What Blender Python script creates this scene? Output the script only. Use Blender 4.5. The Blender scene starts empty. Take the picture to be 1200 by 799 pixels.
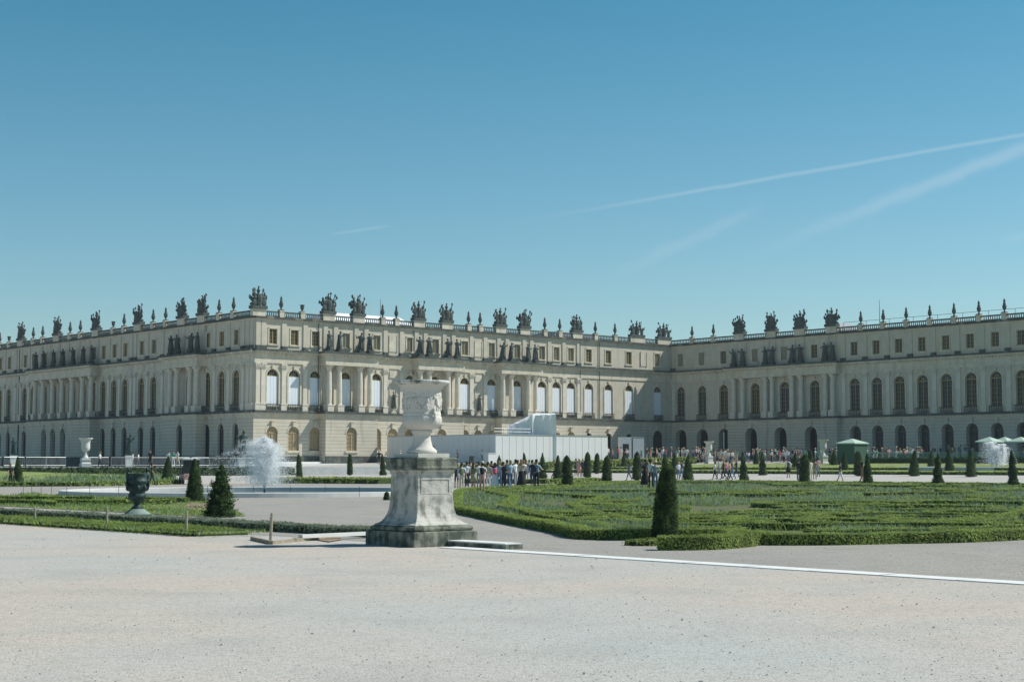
import bpy, math, random
import numpy as np
from mathutils import Vector, Matrix, noise
random.seed(7); rng = np.random.default_rng(11)
sc = bpy.context.scene; COL = sc.collection
R = math.radians; PI = math.pi; sin, cos = math.sin, math.cos

# ------------------------------------------------------------------ camera model and site grid
FPX, HY, CAMZ = 1870.0, 544.0, 1.5          # focal length in pixels of a 1200 px wide picture, horizon row, eye height
TH = math.atan2(HY-399.5, FPX)
PSI = R(41.03); CX, CY = cos(PSI), sin(PSI); NX, NY = sin(PSI), -cos(PSI)
AX, AY = -33.33, 205.81                     # corner of the central block
LC = 78.3                                   # length of its south front
def W(u, v, z=0.0): return Vector((AX+u*CX+v*NX, AY+u*CY+v*NY, z))
def UV(x, y): return ((x-AX)*CX+(y-AY)*CY, (x-AX)*NX+(y-AY)*NY)
def lerp_tab(t, tab):
    if t <= tab[0][0]: return tab[0][1]
    for (a, za), (b, zb) in zip(tab, tab[1:]):
        if t <= b: return za+(zb-za)*(t-a)/(b-a)
    return tab[-1][1]
ZR = [(-12, 0), (12, .4), (56, 1.6), (66, 2.2), (78, 2.3)]
ZT = [(3, 1.2), (20, 1.8), (44, 2.1), (78, 2.3)]
VT = 24.0
def cl(x): return max(0., min(1., x))
def gz(u, v):                               # height of the ground
    if v < VT: return lerp_tab(u, ZT)
    return lerp_tab(u, ZR)+.3*cl((70-v)/46)*cl(1-(u+12)/24)
def ray(x, y):
    X = (x-600)/FPX; Z = -(y-399.5)/FPX
    return (X/(cos(TH)-Z*sin(TH)), (sin(TH)+Z*cos(TH))/(cos(TH)-Z*sin(TH)))   # per metre of depth: sideways, up
def P(x, y, D): a, b = ray(x, y); return Vector((a*D, D, CAMZ+b*D))
def G(x, y, D0=8., D1=420.):                # where the sight line through a pixel meets the ground
    a, b = ray(x, y); D = D0; step = .25
    while D < D1:
        u, v = UV(a*D, D)
        if CAMZ+b*D <= gz(u, v): break
        D += step; step = max(.25, D*.004)
    return Vector((a*D, D, gz(*UV(a*D, D))))
def fit(x, yt, yb, hmin, hmax):             # depth and height of a standing thing from its top and foot rows
    best = None
    a, bb = ray(x, yb); _, bt = ray(x, yt)
    D = 20.
    while D < 300:
        z = gz(*UV(a*D, D)); h = CAMZ+bt*D-z; h2 = max(hmin, min(hmax, h))
        e = abs((CAMZ+bb*D-z)/D)+abs((h-h2)/D)
        if best is None or e < best[0]: best = (e, D, z, h2)
        D += .5
    _, D, z, h = best
    return Vector((a*D, D, z)), h

# ------------------------------------------------------------------ materials
MATS = {}
def mat(name, col, rough=.8, var=.12, scale=6., bump=0., bscale=40., spec=.3, metal=0., extra=None, coord='Object'):
    m = bpy.data.materials.new(name); m.use_nodes = True; nt = m.node_tree; N = nt.nodes; Lk = nt.links
    b = N['Principled BSDF']; b.inputs['Roughness'].default_value = rough; b.inputs['Specular IOR Level'].default_value = spec
    b.inputs['Metallic'].default_value = metal
    tc = N.new('ShaderNodeTexCoord')
    def noise_node(s, det=4., vec=None):
        n = N.new('ShaderNodeTexNoise'); n.inputs['Scale'].default_value = s; n.inputs['Detail'].default_value = det
        Lk.new(vec or tc.outputs[coord], n.inputs['Vector']); return n
    n = noise_node(scale)
    mx = N.new('ShaderNodeMix'); mx.data_type = 'RGBA'
    c = col
    mx.inputs[6].default_value = (*[max(0, k*(1-var*2)) for k in c], 1); mx.inputs[7].default_value = (*[min(1, k*(1+var*2)) for k in c], 1)
    Lk.new(n.outputs['Fac'], mx.inputs[0]); out = mx.outputs[2]
    if extra: out = extra(nt, tc, out, noise_node)
    Lk.new(out, b.inputs['Base Color'])
    if bump:
        n2 = noise_node(bscale, 3.); bp = N.new('ShaderNodeBump'); bp.inputs['Strength'].default_value = bump; bp.inputs['Distance'].default_value = .02
        Lk.new(n2.outputs['Fac'], bp.inputs['Height']); Lk.new(bp.outputs[0], b.inputs['Normal'])
    MATS[name] = m; return m
def ramp(nt, src, p0, p1):
    r = nt.nodes.new('ShaderNodeMapRange'); r.inputs['From Min'].default_value = p0; r.inputs['From Max'].default_value = p1
    nt.links.new(src, r.inputs['Value']); return r.outputs[0]
def mixc(nt, fac, a, bcol):
    m = nt.nodes.new('ShaderNodeMix'); m.data_type = 'RGBA'; nt.links.new(fac, m.inputs[0])
    if isinstance(a, tuple): m.inputs[6].default_value = (*a, 1)
    else: nt.links.new(a, m.inputs[6])
    if isinstance(bcol, tuple): m.inputs[7].default_value = (*bcol, 1)
    else: nt.links.new(bcol, m.inputs[7])
    return m.outputs[2]
def math_(nt, op, a, b=None):
    m = nt.nodes.new('ShaderNodeMath'); m.operation = op
    for i, k in enumerate((a, b)):
        if k is None: continue
        if isinstance(k, (int, float)): m.inputs[i].default_value = k
        else: nt.links.new(k, m.inputs[i])
    return m.outputs[0]
def stretched(nt, tc, sx, sy, sz):
    m = nt.nodes.new('ShaderNodeMapping'); m.inputs['Scale'].default_value = (sx, sy, sz)
    nt.links.new(tc.outputs['Object'], m.inputs['Vector']); return m.outputs[0]
def wall_extra(dark, amt0, amt1):
    def f(nt, tc, out, nn):
        n = nn(1., 5., stretched(nt, tc, 1.2, 1.2, .22))         # run-off streaks
        o = mixc(nt, ramp(nt, n.outputs['Fac'], amt0, amt1), out, dark)
        n2 = nn(.35, 3.); return mixc(nt, math_(nt, 'MULTIPLY', ramp(nt, n2.outputs['Fac'], .5, .75), .35), o, (.56, .46, .3))
    return f
def ashlar_extra(nt, tc, out, nn):
    o = wall_extra((.2, .2, .17), .56, .95)(nt, tc, out, nn)
    sep = nt.nodes.new('ShaderNodeSeparateXYZ'); nt.links.new(tc.outputs['Object'], sep.inputs[0])
    fr = math_(nt, 'FRACT', math_(nt, 'MULTIPLY', sep.outputs[2], 1/.46))
    j = math_(nt, 'LESS_THAN', fr, .13)
    return mixc(nt, math_(nt, 'MULTIPLY', j, .5), o, (.16, .14, .11))
mat('stone', (.55, .51, .42), .85, .1, .8, .25, 9., .2, extra=wall_extra((.3, .3, .25), .52, 1.05))  # wall toned below trim and columns, painting relief contrast into the colour
mat('stone_ground', (.58, .535, .44), .85, .08, .8, .2, 9., .2, extra=ashlar_extra)
mat('stone_trim', (.61, .565, .46), .85, .16, 1.2, .35, 8., .2, extra=wall_extra((.22, .22, .18), .5, 1.05))
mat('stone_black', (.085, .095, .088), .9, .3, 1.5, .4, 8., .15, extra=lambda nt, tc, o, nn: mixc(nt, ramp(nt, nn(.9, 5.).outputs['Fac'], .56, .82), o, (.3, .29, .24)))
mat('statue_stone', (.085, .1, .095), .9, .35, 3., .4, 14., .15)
mat('column_stone', (.66, .62, .53), .8, .12, 1.5, .2, 9., .2, extra=wall_extra((.3, .3, .26), .55, 1.))
mat('frame_paint', (.36, .28, .14), .6, .05)
mat('frame_dark', (.1, .11, .1), .6, .05)
mat('blind', (.74, .79, .84), .7, .03, 1.)
mat('glass', (.018, .028, .03), .3, .1, 2., spec=.22)
mat('glass_pale', (.25, .29, .3), .3, .2, .7, spec=.5)
mat('dark_inside', (.03, .035, .035), .9)
mat('shutter_tan', (.42, .34, .23), .8, .15, 1.)
mat('wood_door', (.16, .13, .1), .7)
mat('roof_zinc', (.8, .84, .86), .5, .04)
mat('roof_slate', (.2, .24, .27), .6)
mat('metal_grey', (.36, .39, .4), .4, .05, metal=.3)
mat('iron', (.06, .07, .07), .5)
mat('hoarding', (.68, .7, .71), .7, .03, .6)
mat('tarp', (.8, .82, .84), .6, .05, 1.5, .6, 2.)
mat('canvas_green', (.42, .56, .48), .8, .06)
mat('kiosk_green', (.05, .115, .09), .8, .1)
mat('water', (.09, .13, .14), .05, .1, spec=.5, bump=.02, bscale=3.)
mat('marble_pale', (.6, .6, .58), .7, .06, 2.)
mat('bronze', (.02, .042, .04), .55, .4, 5., .3, 20., extra=lambda nt, tc, o, nn: mixc(nt, ramp(nt, nn(7., 4.).outputs['Fac'], .5, .72), o, (.055, .12, .105)))
mat('pedestal_pale_green', (.2, .27, .24), .85, .2, 3.)
def lichen(p0, p1, dark=(.07, .085, .07)):
    def f(nt, tc, out, nn):
        a = nn(5., 8.); s = nn(1., 5., stretched(nt, tc, 7., 7., 1.1))
        m = math_(nt, 'ADD', math_(nt, 'MULTIPLY', a.outputs['Fac'], .55), math_(nt, 'MULTIPLY', s.outputs['Fac'], .45))
        o = mixc(nt, ramp(nt, m, p0, p1), out, dark)
        sp = nn(60., 2.); return mixc(nt, math_(nt, 'MULTIPLY', ramp(nt, sp.outputs['Fac'], .6, .66), .45), o, (.12, .13, .11))
    return f
mat('marble_old', (.52, .51, .465), .8, .08, 6., .5, 40., extra=lichen(.47, .66, (.12, .13, .11)))
mat('marble_mossy', (.36, .37, .3), .9, .2, 5., .7, 40., extra=lichen(.36, .55))
mat('marble_vase', (.6, .58, .53), .75, .06, 4., .35, 30., extra=lichen(.6, .9, (.3, .3, .27)))
mat('marble_rim', (.6, .6, .56), .85, .1, 6., .5, 40., extra=lichen(.47, .6))
mat('box_hedge', (.25, .33, .085), .7, .45, 2.5, spec=.25)
mat('box_hedge_pale', (.2, .25, .18), .7, .35, 2.5, spec=.25)
mat('yew', (.035, .075, .028), .7, .5, 3., spec=.25)
mat('yew_light', (.1, .16, .045), .7, .5, 3., spec=.25)
mat('foliage_core', (.045, .07, .022), .95, .2)
mat('herb', (.25, .33, .24), .7, .4, .5, spec=.2)
mat('herb_green', (.21, .29, .075), .7, .4, .5, spec=.2)
mat('lawn', (.17, .23, .06), .9, .35, .6, .6, 20., extra=lambda nt, tc, o, nn: mixc(nt, ramp(nt, nn(1.3, 5.).outputs['Fac'], .42, .62), o, (.19, .25, .08)) if 0 else mixc(nt, ramp(nt, nn(.7, 4.).outputs['Fac'], .56, .62), mixc(nt, ramp(nt, nn(1.3, 5.).outputs['Fac'], .42, .62), o, (.25, .31, .1)), (.14, .13, .08)))
mat('soil', (.055, .06, .04), .95, .3, 2., .6, 30.)
mat('bark', (.12, .09, .06), .9, .3, 20.)
def leafy(name, f=.45):
    m = MATS[name]; nt = m.node_tree; b = nt.nodes['Principled BSDF']; src = b.inputs['Base Color'].links[0].from_socket
    tl = nt.nodes.new('ShaderNodeBsdfTranslucent'); nt.links.new(src, tl.inputs['Color']); ms = nt.nodes.new('ShaderNodeMixShader'); ms.inputs[0].default_value = f
    nt.links.new(b.outputs[0], ms.inputs[1]); nt.links.new(tl.outputs[0], ms.inputs[2]); nt.links.new(ms.outputs[0], nt.nodes['Material Output'].inputs['Surface'])
for k in ('box_hedge', 'box_hedge_pale', 'yew', 'yew_light', 'herb', 'herb_green'): leafy(k)
def gravel_extra(c2, c3):
    def f(nt, tc, out, nn):
        o = mixc(nt, ramp(nt, nn(.11, 6.).outputs['Fac'], .4, .6), out, c2)
        o = mixc(nt, math_(nt, 'MULTIPLY', ramp(nt, nn(.6, 8.).outputs['Fac'], .5, .66), .4), o, tuple(q*.78 for q in c2))
        o = mixc(nt, math_(nt, 'MULTIPLY', ramp(nt, nn(14., 6.).outputs['Fac'], .5, .66), .45), o, tuple(q*.62 for q in c3))
        o = mixc(nt, math_(nt, 'MULTIPLY', ramp(nt, nn(2.2, 6.).outputs['Fac'], .5, .72), .45), o, c3)
        s = nn(38., 3.); o = mixc(nt, math_(nt, 'MULTIPLY', ramp(nt, s.outputs['Fac'], .54, .68), .65), o, (.22, .2, .17))
        s2 = nn(55., 2.); return mixc(nt, math_(nt, 'MULTIPLY', ramp(nt, s2.outputs['Fac'], .6, .72), .5), o, (.78, .77, .73))
    return f
mat('gravel', (.53, .475, .415), .95, .08, 8., .6, 45., .1, extra=gravel_extra((.46, .48, .465), (.4, .385, .35)))
mat('gravel_path', (.37, .35, .315), .95, .1, 8., .8, 30., .1, extra=gravel_extra((.33, .325, .305), (.25, .24, .215)))
mat('gravel_far', (.44, .43, .4), .95, .06, .5, .1, 5., .1)
mat('border_stone', (.72, .73, .71), .8, .06, 3.)
mat('pebble', (.47, .45, .41), .9, .4, 5.)
mat('wood_post', (.36, .33, .25), .9, .2, 10.)
mat('wood_old', (.3, .26, .19), .9, .3, 6.)
mat('asphalt_soil', (.3, .22, .16), .95, .2, 8.)
def spray_mat():
    m = bpy.data.materials.new('spray'); m.use_nodes = True; nt = m.node_tree
    b = nt.nodes['Principled BSDF']; b.inputs['Base Color'].default_value = (.93, .96, .98, 1); b.inputs['Roughness'].default_value = .4
    tl = nt.nodes.new('ShaderNodeBsdfTranslucent'); tl.inputs['Color'].default_value = (.95, .97, .98, 1)
    ms = nt.nodes.new('ShaderNodeMixShader'); ms.inputs[0].default_value = .55
    tr = nt.nodes.new('ShaderNodeBsdfTransparent'); ms2 = nt.nodes.new('ShaderNodeMixShader'); ms2.inputs[0].default_value = .72
    nt.links.new(b.outputs[0], ms.inputs[1]); nt.links.new(tl.outputs[0], ms.inputs[2])
    nt.links.new(tr.outputs[0], ms2.inputs[1]); nt.links.new(ms.outputs[0], ms2.inputs[2])
    nt.links.new(ms2.outputs[0], nt.nodes['Material Output'].inputs['Surface']); MATS['spray'] = m
spray_mat()
def net_mat(name, col, op):
    m = bpy.data.materials.new(name); m.use_nodes = True; nt = m.node_tree; b = nt.nodes['Principled BSDF']
    b.inputs['Base Color'].default_value = (*col, 1); b.inputs['Roughness'].default_value = .7
    tr = nt.nodes.new('ShaderNodeBsdfTransparent'); ms = nt.nodes.new('ShaderNodeMixShader'); ms.inputs[0].default_value = op
    nt.links.new(tr.outputs[0], ms.inputs[1]); nt.links.new(b.outputs[0], ms.inputs[2]); nt.links.new(ms.outputs[0], nt.nodes['Material Output'].inputs['Surface'])
    MATS[name] = m
net_mat('green_net', (.12, .3, .2), .5)
CLOTH = {'white': (.72, .74, .76), 'cream': (.62, .56, .44), 'black': (.018, .02, .024), 'navy': (.03, .045, .09), 'denim': (.12, .2, .32),
         'light_blue': (.42, .54, .66), 'grey': (.3, .32, .34), 'pink': (.6, .13, .22), 'coral': (.7, .25, .17), 'green': (.08, .36, .22),
         'khaki': (.34, .32, .2), 'beige': (.5, .43, .33), 'red': (.5, .06, .06), 'rose': (.66, .38, .36), 'olive': (.16, .19, .12), 'dark_grey': (.08, .09, .1)}
for k, c in CLOTH.items(): mat('cloth_'+k, c, .85, .1, 5.)
mat('skin', (.5, .3, .2), .6, .05); mat('skin_dark', (.22, .12, .08), .6, .05); mat('hair_dark', (.03, .025, .02), .7, .2); mat('hair_fair', (.32, .22, .12), .7, .2); mat('straw', (.6, .52, .36), .8, .1)

# ------------------------------------------------------------------ mesh building
class MB:
    def __init__(s): s.v = []; s.f = []; s.m = []; s.cur = 0
    def quad(s, a, b, c, d): i = len(s.v); s.v += [tuple(a), tuple(b), tuple(c), tuple(d)]; s.f.append((i, i+1, i+2, i+3)); s.m.append(s.cur)
    def box(s, x0, x1, y0, y1, z0, z1):
        i = len(s.v); s.v += [(x0, y0, z0), (x1, y0, z0), (x1, y1, z0), (x0, y1, z0), (x0, y0, z1), (x1, y0, z1), (x1, y1, z1), (x0, y1, z1)]
        for q in ((0, 3, 2, 1), (4, 5, 6, 7), (0, 1, 5, 4), (1, 2, 6, 5), (2, 3, 7, 6), (3, 0, 4, 7)): s.f.append(tuple(i+k for k in q)); s.m.append(s.cur)
    def lathe(s, prof, n=12, cx=0., cy=0., z0=0., sq=False, rot=0., caps=True):
        i = len(s.v)
        for r, z in prof:
            for k in range(n):
                if sq: a = PI/4+k*PI/2; rr = r*math.sqrt(2)
                else: a = 2*PI*k/n+rot; rr = r
                s.v.append((cx+rr*cos(a), cy+rr*sin(a), z0+z))
        for j in range(len(prof)-1):
            for k in range(n):
                a = i+j*n+k; b = i+j*n+(k+1) % n; s.f.append((a, b, b+n, a+n)); s.m.append(s.cur)
        if caps:
            s.f.append(tuple(i+k for k in reversed(range(n)))); s.m.append(s.cur)
            t = i+(len(prof)-1)*n; s.f.append(tuple(t+k for k in range(n))); s.m.append(s.cur)
    def tube(s, p0, p1, r0, r1=None, n=6):
        r1 = r0 if r1 is None else r1; p0 = Vector(p0); p1 = Vector(p1); d = (p1-p0).normalized()
        a = d.orthogonal().normalized(); b = d.cross(a); i = len(s.v)
        for p, r in ((p0, r0), (p1, r1)):
            for k in range(n): s.v.append(tuple(p+a*(r*cos(2*PI*k/n))+b*(r*sin(2*PI*k/n))))
        for k in range(n): s.f.append((i+k, i+(k+1) % n, i+n+(k+1) % n, i+n+k)); s.m.append(s.cur)
        s.f.append(tuple(i+k for k in reversed(range(n)))); s.f.append(tuple(i+n+k for k in range(n))); s.m += [s.cur]*2
    def blob(s, c, r, n=8, m=5, jit=.0):
        c = Vector(c); r = Vector(r) if hasattr(r, '__len__') else Vector((r, r, r)); i = len(s.v)
        for j in range(m+1):
            t = PI*j/m
            for k in range(n):
                p = 2*PI*k/n; q = 1+random.uniform(-jit, jit)
                s.v.append((c.x+r.x*q*sin(t)*cos(p), c.y+r.y*q*sin(t)*sin(p), c.z-r.z*q*cos(t)))
        for j in range(m):
            for k in range(n): s.f.append((i+j*n+k, i+j*n+(k+1) % n, i+(j+1)*n+(k+1) % n, i+(j+1)*n+k)); s.m.append(s.cur)
    def xf(s, M, i0=0):
        for i in range(i0, len(s.v)): s.v[i] = tuple(M @ Vector(s.v[i]))
    def mesh(s, name, mats, smooth=False):
        me = bpy.data.meshes.new(name); me.from_pydata(s.v, [], s.f)
        for k in (mats if isinstance(mats, (list, tuple)) else [mats]): me.materials.append(MATS[k])
        if any(s.m): me.polygons.foreach_set('material_index', s.m)
        if smooth: me.polygons.foreach_set('use_smooth', [True]*len(me.polygons))
        me.update(); return me
    def build(s, name, mats, parent=None, loc=(0, 0, 0), rz=0., smooth=False):
        return obj(name, s.mesh(name, mats, smooth), parent, loc, rz)
def obj(name, me, parent=None, loc=(0, 0, 0), rz=0.):
    o = bpy.data.objects.new(name, me); COL.objects.link(o); o.parent = parent; o.location = loc; o.rotation_euler = (0, 0, rz); return o
def tag(o, label, cat, group=None, kind=None):
    if label: o['label'] = label
    if cat: o['category'] = cat
    if group: o['group'] = group
    if kind: o['kind'] = kind
    return o
def thing(name, label, cat, loc, rz=0., group=None):
    return tag(obj(name, None, None, loc, rz), label, cat, group)
def struct(o): o['kind'] = 'structure'; return o
def tri_mesh(name, V, n, mats, midx=None, k=4):
    """n faces with k corners each, V of shape (n*k,3)"""
    me = bpy.data.meshes.new(name); me.vertices.add(n*k); me.vertices.foreach_set('co', np.ascontiguousarray(V, dtype=np.float32).ravel())
    me.loops.add(n*k); me.loops.foreach_set('vertex_index', np.arange(n*k, dtype=np.int32))
    me.polygons.add(n); me.polygons.foreach_set('loop_start', np.arange(0, n*k, k, dtype=np.int32))
    for q in mats: me.materials.append(MATS[q])
    if midx is not None: me.polygons.foreach_set('material_index', midx.astype(np.int32))
    me.update(calc_edges=True); return me
def leaves(Pn, Nn, size, tilt=.9):
    """quads at points Pn facing roughly Nn, returns (n*4,3)"""
    n = len(Pn); N_ = Nn+rng.normal(0, tilt*.5, (n, 3)); N_ /= np.linalg.norm(N_, axis=1)[:, None]+1e-9
    r = rng.normal(0, 1, (n, 3)); A = np.cross(N_, r); A /= np.linalg.norm(A, axis=1)[:, None]+1e-9; B = np.cross(N_, A)
    s = (size*rng.uniform(.6, 1.3, n))[:, None]
    V = np.stack([Pn-A*s, Pn+B*s*.55, Pn+A*s, Pn-B*s*.55], 1); return V.reshape(-1, 3)

# ------------------------------------------------------------------ ground
def frange(a, b, st): n = max(1, int(round((b-a)/st))); return [a+(b-a)*i/n for i in range(n+1)]
def grid(us, vs, zf, name, m, lift=0.):
    b = MB(); nv = len(vs)
    for u in us:
        for v in vs: b.v.append(tuple(W(u, v, zf(u, v)+lift)))
    for i in range(len(us)-1):
        for j in range(nv-1): b.f.append((i*nv+j, i*nv+j+1, (i+1)*nv+j+1, (i+1)*nv+j)); b.m.append(0)
    me = b.mesh(name, m); 
    if me.polygons[0].normal.z < 0: me.flip_normals()
    return struct(obj(name, me))
GU = [-2500, -600, -200, -130]+frange(-110, -12, 14)+frange(-12, 12, 4)[1:]+frange(12, 56, 4)[1:]+[61, 66, 78, 130, 600, 2500]
GV = [24]+frange(24, 70, 4)[1:]+frange(70, 210, 14)[1:]+[400, 900, 2500]
grid(GU, GV, lambda u, v: gz(u, max(v, 24.0)), 'ground', 'gravel')
grid([-2500, -600, -100, 3, 20, 44, 78, 130, 600, 2500], [-2500, -600, -100, 0, 12, 24], lambda u, v: gz(u, min(v, 23.9)), 'terrace', 'gravel_far')
def rect(u0, u1, v0, v1, name, m, lift, st=4.):
    us = sorted(set(frange(u0, u1, st)+[k for k, _ in ZR if u0 < k < u1])); vs = sorted(set(frange(v0, v1, st)+[k for k in (70,) if v0 < k < v1]))
    return grid(us, vs, lambda u, v: gz(u, max(v, 24.01)) if v0 >= 24 else gz(u, v), name, m, lift)
rect(-13, 16, 28, 190, 'path', 'gravel_far', .02)
rect(57.6, 78, 24, 190, 'promenade', 'gravel_far', .02)
def poly_obj(pts, name, m, z):
    b = MB(); 
    for p in pts: b.v.append((p[0], p[1], z))
    b.f.append(tuple(range(len(pts)))); b.m.append(0); me = b.mesh(name, m)
    if me.polygons[0].normal.z < 0: me.flip_normals()
    return struct(obj(name, me))
# ground beyond the white border is a coarser gravel
poly_obj([W(-91.5, 60), W(-91.5, 300), W(-13.2, 300), W(-13.2, 60)], 'gravel_walk', 'gravel_path', .004)
# stone border flush with the gravel
b = MB()
for i in range(60):
    v0 = 154.4+i*1.2; g = .012; a = W(-91.95, v0+g), W(-91.95, v0+1.2-g), W(-91.52, v0+1.2-g), W(-91.52, v0+g)
    z = .012+random.uniform(0, .004); b.quad(*[(p.x, p.y, z) for p in a])
    for p, q in ((a[1], a[0]), ): b.quad((p.x, p.y, 0), (q.x, q.y, 0), (q.x, q.y, z), (p.x, p.y, z))
tag(b.build('stone_border', 'border_stone'), 'long flush white stone border crossing the gravel beside the parterre', 'border')
# loose stones
n = 3000; D = 11+rng.random(n)**1.5*32; X = rng.uniform(-.36, .36, n)*D; s = rng.uniform(.0015, .0045, n)*(1+D/25)*np.where(rng.random(n) < .04, 2., 1.)
base = np.array([[-1, -1, 0], [1, -1, 0], [1, 1, 0], [-1, 1, 0], [-.5, -.5, .9], [.5, -.5, .9], [.5, .5, .9], [-.5, .5, .9]])
fc = [(4, 5, 6, 7), (0, 1, 5, 4), (1, 2, 6, 5), (2, 3, 7, 6), (3, 0, 4, 7)]
V = []
for q in fc:
    pass
V = (base[None, np.array(fc).ravel()]*s[:, None, None]*rng.uniform(.6, 1.5, (n, 1, 3)))
V[..., 0] += X[:, None]; V[..., 1] += D[:, None]; V[..., 2] += .003
tag(obj('loose_stones', tri_mesh('loose_stones', V.reshape(-1, 3), n*5, ['pebble'])), 'small loose stones scattered over the pale gravel', 'stones', kind='stuff')

# ------------------------------------------------------------------ palace
Z_BASE, Z_S0, Z_S1, Z_E0, Z_E1, Z_A1, Z_T = .9, 7.75, 8.5, 14.65, 16.45, 20.25, 21.45
def wall_row(b, s0, s1, y, z0, z1, ops, rev=.5):
    """front wall in the plane y with openings (c, halfwidth, zb, zspring, rect?) ; reveals go back by rev"""
    ops = sorted(ops); cur = s0
    def q(xa, xb, za, zb):
        if xb-xa > 1e-4 and zb-za > 1e-4: b.quad((xa, y, za), (xb, y, za), (xb, y, zb), (xa, y, zb))
    for (c, hw, zb, zs, arch, *rv) in ops:
        rv = rv[0] if rv else rev
        xa, xb = c-hw, c+hw
        q(cur, xa, z0, z1); q(xa, xb, z0, zb)
        if arch:
            n = 10; pts = [(c-hw*cos(PI*k/n), zs+hw*sin(PI*k/n)) for k in range(n+1)]
            for (ax, az), (bx, bz) in zip(pts, pts[1:]):
                b.quad((ax, y, az), (bx, y, bz), (bx, y, z1), (ax, y, z1)); b.quad((ax, y, az), (ax, y+rv, az), (bx, y+rv, bz), (bx, y, bz))
        else:
            q(xa, xb, zs, z1); b.quad((xa, y, zs), (xa, y+rv, zs), (xb, y+rv, zs), (xb, y, zs))
        b.quad((xa, y, zb), (xa, y+rv, zb), (xa, y+rv, zs), (xa, y, zs)); b.quad((xb, y, zb), (xb, y, zs), (xb, y+rv, zs), (xb, y+rv, zb))
        b.quad((xa, y, zb), (xb, y, zb), (xb, y+rv, zb), (xa, y+rv, zb)); cur = xb
    q(cur, s1, z0, z1)
def ring(b, c, y, zs, r0, r1, d, legs=None, n=12):
    pts = [(cos(PI*k/n), sin(PI*k/n)) for k in range(n+1)]
    for (ax, az), (bx, bz) in zip(pts, pts[1:]):
        A0 = (c-r0*ax, y-d, zs+r0*az); A1 = (c-r1*ax, y-d, zs+r1*az); B0 = (c-r0*bx, y-d, zs+r0*bz); B1 = (c-r1*bx, y-d, zs+r1*bz)
        b.quad(A0, B0, B1, A1); b.quad(A1, B1, (B1[0], y, B1[2]), (A1[0], y, A1[2])); b.quad(A0, (A0[0], y+.05, A0[2]), (B0[0], y+.05, B0[2]), B0)
    if legs is not None:
        for sg in (-1, 1):
            x0, x1 = sorted((c+sg*r0, c+sg*r1)); b.box(x0, x1, y-d, y+.02, legs, zs)
# shared part meshes, origin on the wall plane
def window_mesh(w, zb, zs, arch, nx, pitch, barw=.03, d=0., fm='frame_paint'):
    b = MB(); hw = w/2; top = zs
    b.box(-hw, -hw+.1, -.05, .05, zb, zs); b.box(hw-.1, hw, -.05, .05, zb, zs); b.box(-hw+.1, hw-.1, -.05, .05, zb, zb+.12); b.box(-hw+.1, hw-.1, -.06, .05, zs-.07, zs+.07)
    b.box(-.05, .05, -.065, .05, zb+.12, zs-.07)
    if arch:
        ring(b, 0, .0, zs, hw-.1, hw, .05)
        for a in (60, 90, 120): b.tube((.0, 0, zs), (cos(R(a))*(hw-.08), 0, zs+sin(R(a))*(hw-.08)), .03, n=4)
        ring(b, 0, 0, zs, hw*.42, hw*.42+.06, .03)
    k = zb+pitch
    while k < zs-.25: b.box(-hw+.1, hw-.1, -.03, .03, k-barw/2, k+barw/2); k += pitch
    for i in range(1, nx):
        if i*2 != nx: x = -hw+.1+(w-.2)*i/nx; b.box(x-barw/2, x+barw/2, -.035, .03, zb+.12, zs-.07)
    return b.mesh('window', fm)
def pane_mesh(w, zb, zs, arch, m='glass'):
    b = MB(); hw = w/2-.02
    if not arch: b.quad((-hw, .02, zb), (hw, .02, zb), (hw, .02, zs), (-hw, .02, zs))
    else:
        b.v = [(-hw, .02, zb), (hw, .02, zb)]+[(hw*cos(PI*k/12), .02, zs+hw*sin(PI*k/12)) for k in range(13)]; b.f = [tuple(range(15))]; b.m = [0]
    return b.mesh('pane', m)
MW, MZB, MZS = 1.78, 9.15, 13.0
M_main = window_mesh(MW, MZB, MZS, True, 4, .62); M_mainp = pane_mesh(MW, MZB, MZS, True)
M_att = window_mesh(1.2, 17.15, 19.15, False, 4, .5, .035); M_attp = pane_mesh(1.2, 17.15, 19.15, False); M_attp2 = pane_mesh(1.2, 17.15, 19.15, False, 'glass_pale')
M_gw = window_mesh(1.7, 3.3, 5.6, True, 4, .55); M_gwp = pane_mesh(1.7, 3.3, 5.6, True)
M_gwt = pane_mesh(1.7, 3.3, 5.6, True, 'shutter_tan')
M_gd = window_mesh(1.75, 1.2, 6.1, True, 4, .8, fm='frame_dark'); M_gdp = pane_mesh(1.75, 1.2, 6.1, True)
M_gdw = window_mesh(2.2, 1.2, 6.0, True, 4, .8, fm='frame_dark'); M_gdwp = pane_mesh(2.2, 1.2, 6.0, True)
bb = MB(); bb.box(-.8, .8, -.16, -.1, MZB-.1, MZS-.05)
for k in range(1, 3): bb.box(-.74+k*.5-.012, -.74+k*.5+.012, -.175, -.16, MZB-.1, MZS-.05)
M_blind = bb.mesh('blind', 'blind')
bb = MB(); bb.box(-.42, .42, -.2, 0, Z_S1+.01, Z_S1+.75); bb.box(-.47, .47, -.25, 0, Z_S1+.75, Z_S1+.9)
bb.box(-.36, .36, -.17, 0, Z_S1+.9, Z_S1+1.05); bb.box(-.31, .31, -.14, 0, Z_S1+1.05, 13.85)
for z, w, d in ((13.85, .33, .17), (14.0, .36, .2), (14.2, .4, .23), (14.42, .44, .27)): bb.box(-w, w, -d, 0, z, z+(.16 if z < 14.4 else .2))
for k in range(5): bb.blob((-.3+k*.15, -.24, 14.1+.18*(k % 2)), (.08, .07, .13), 5, 3)
M_pil = bb.mesh('pilaster', 'column_stone')
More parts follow.
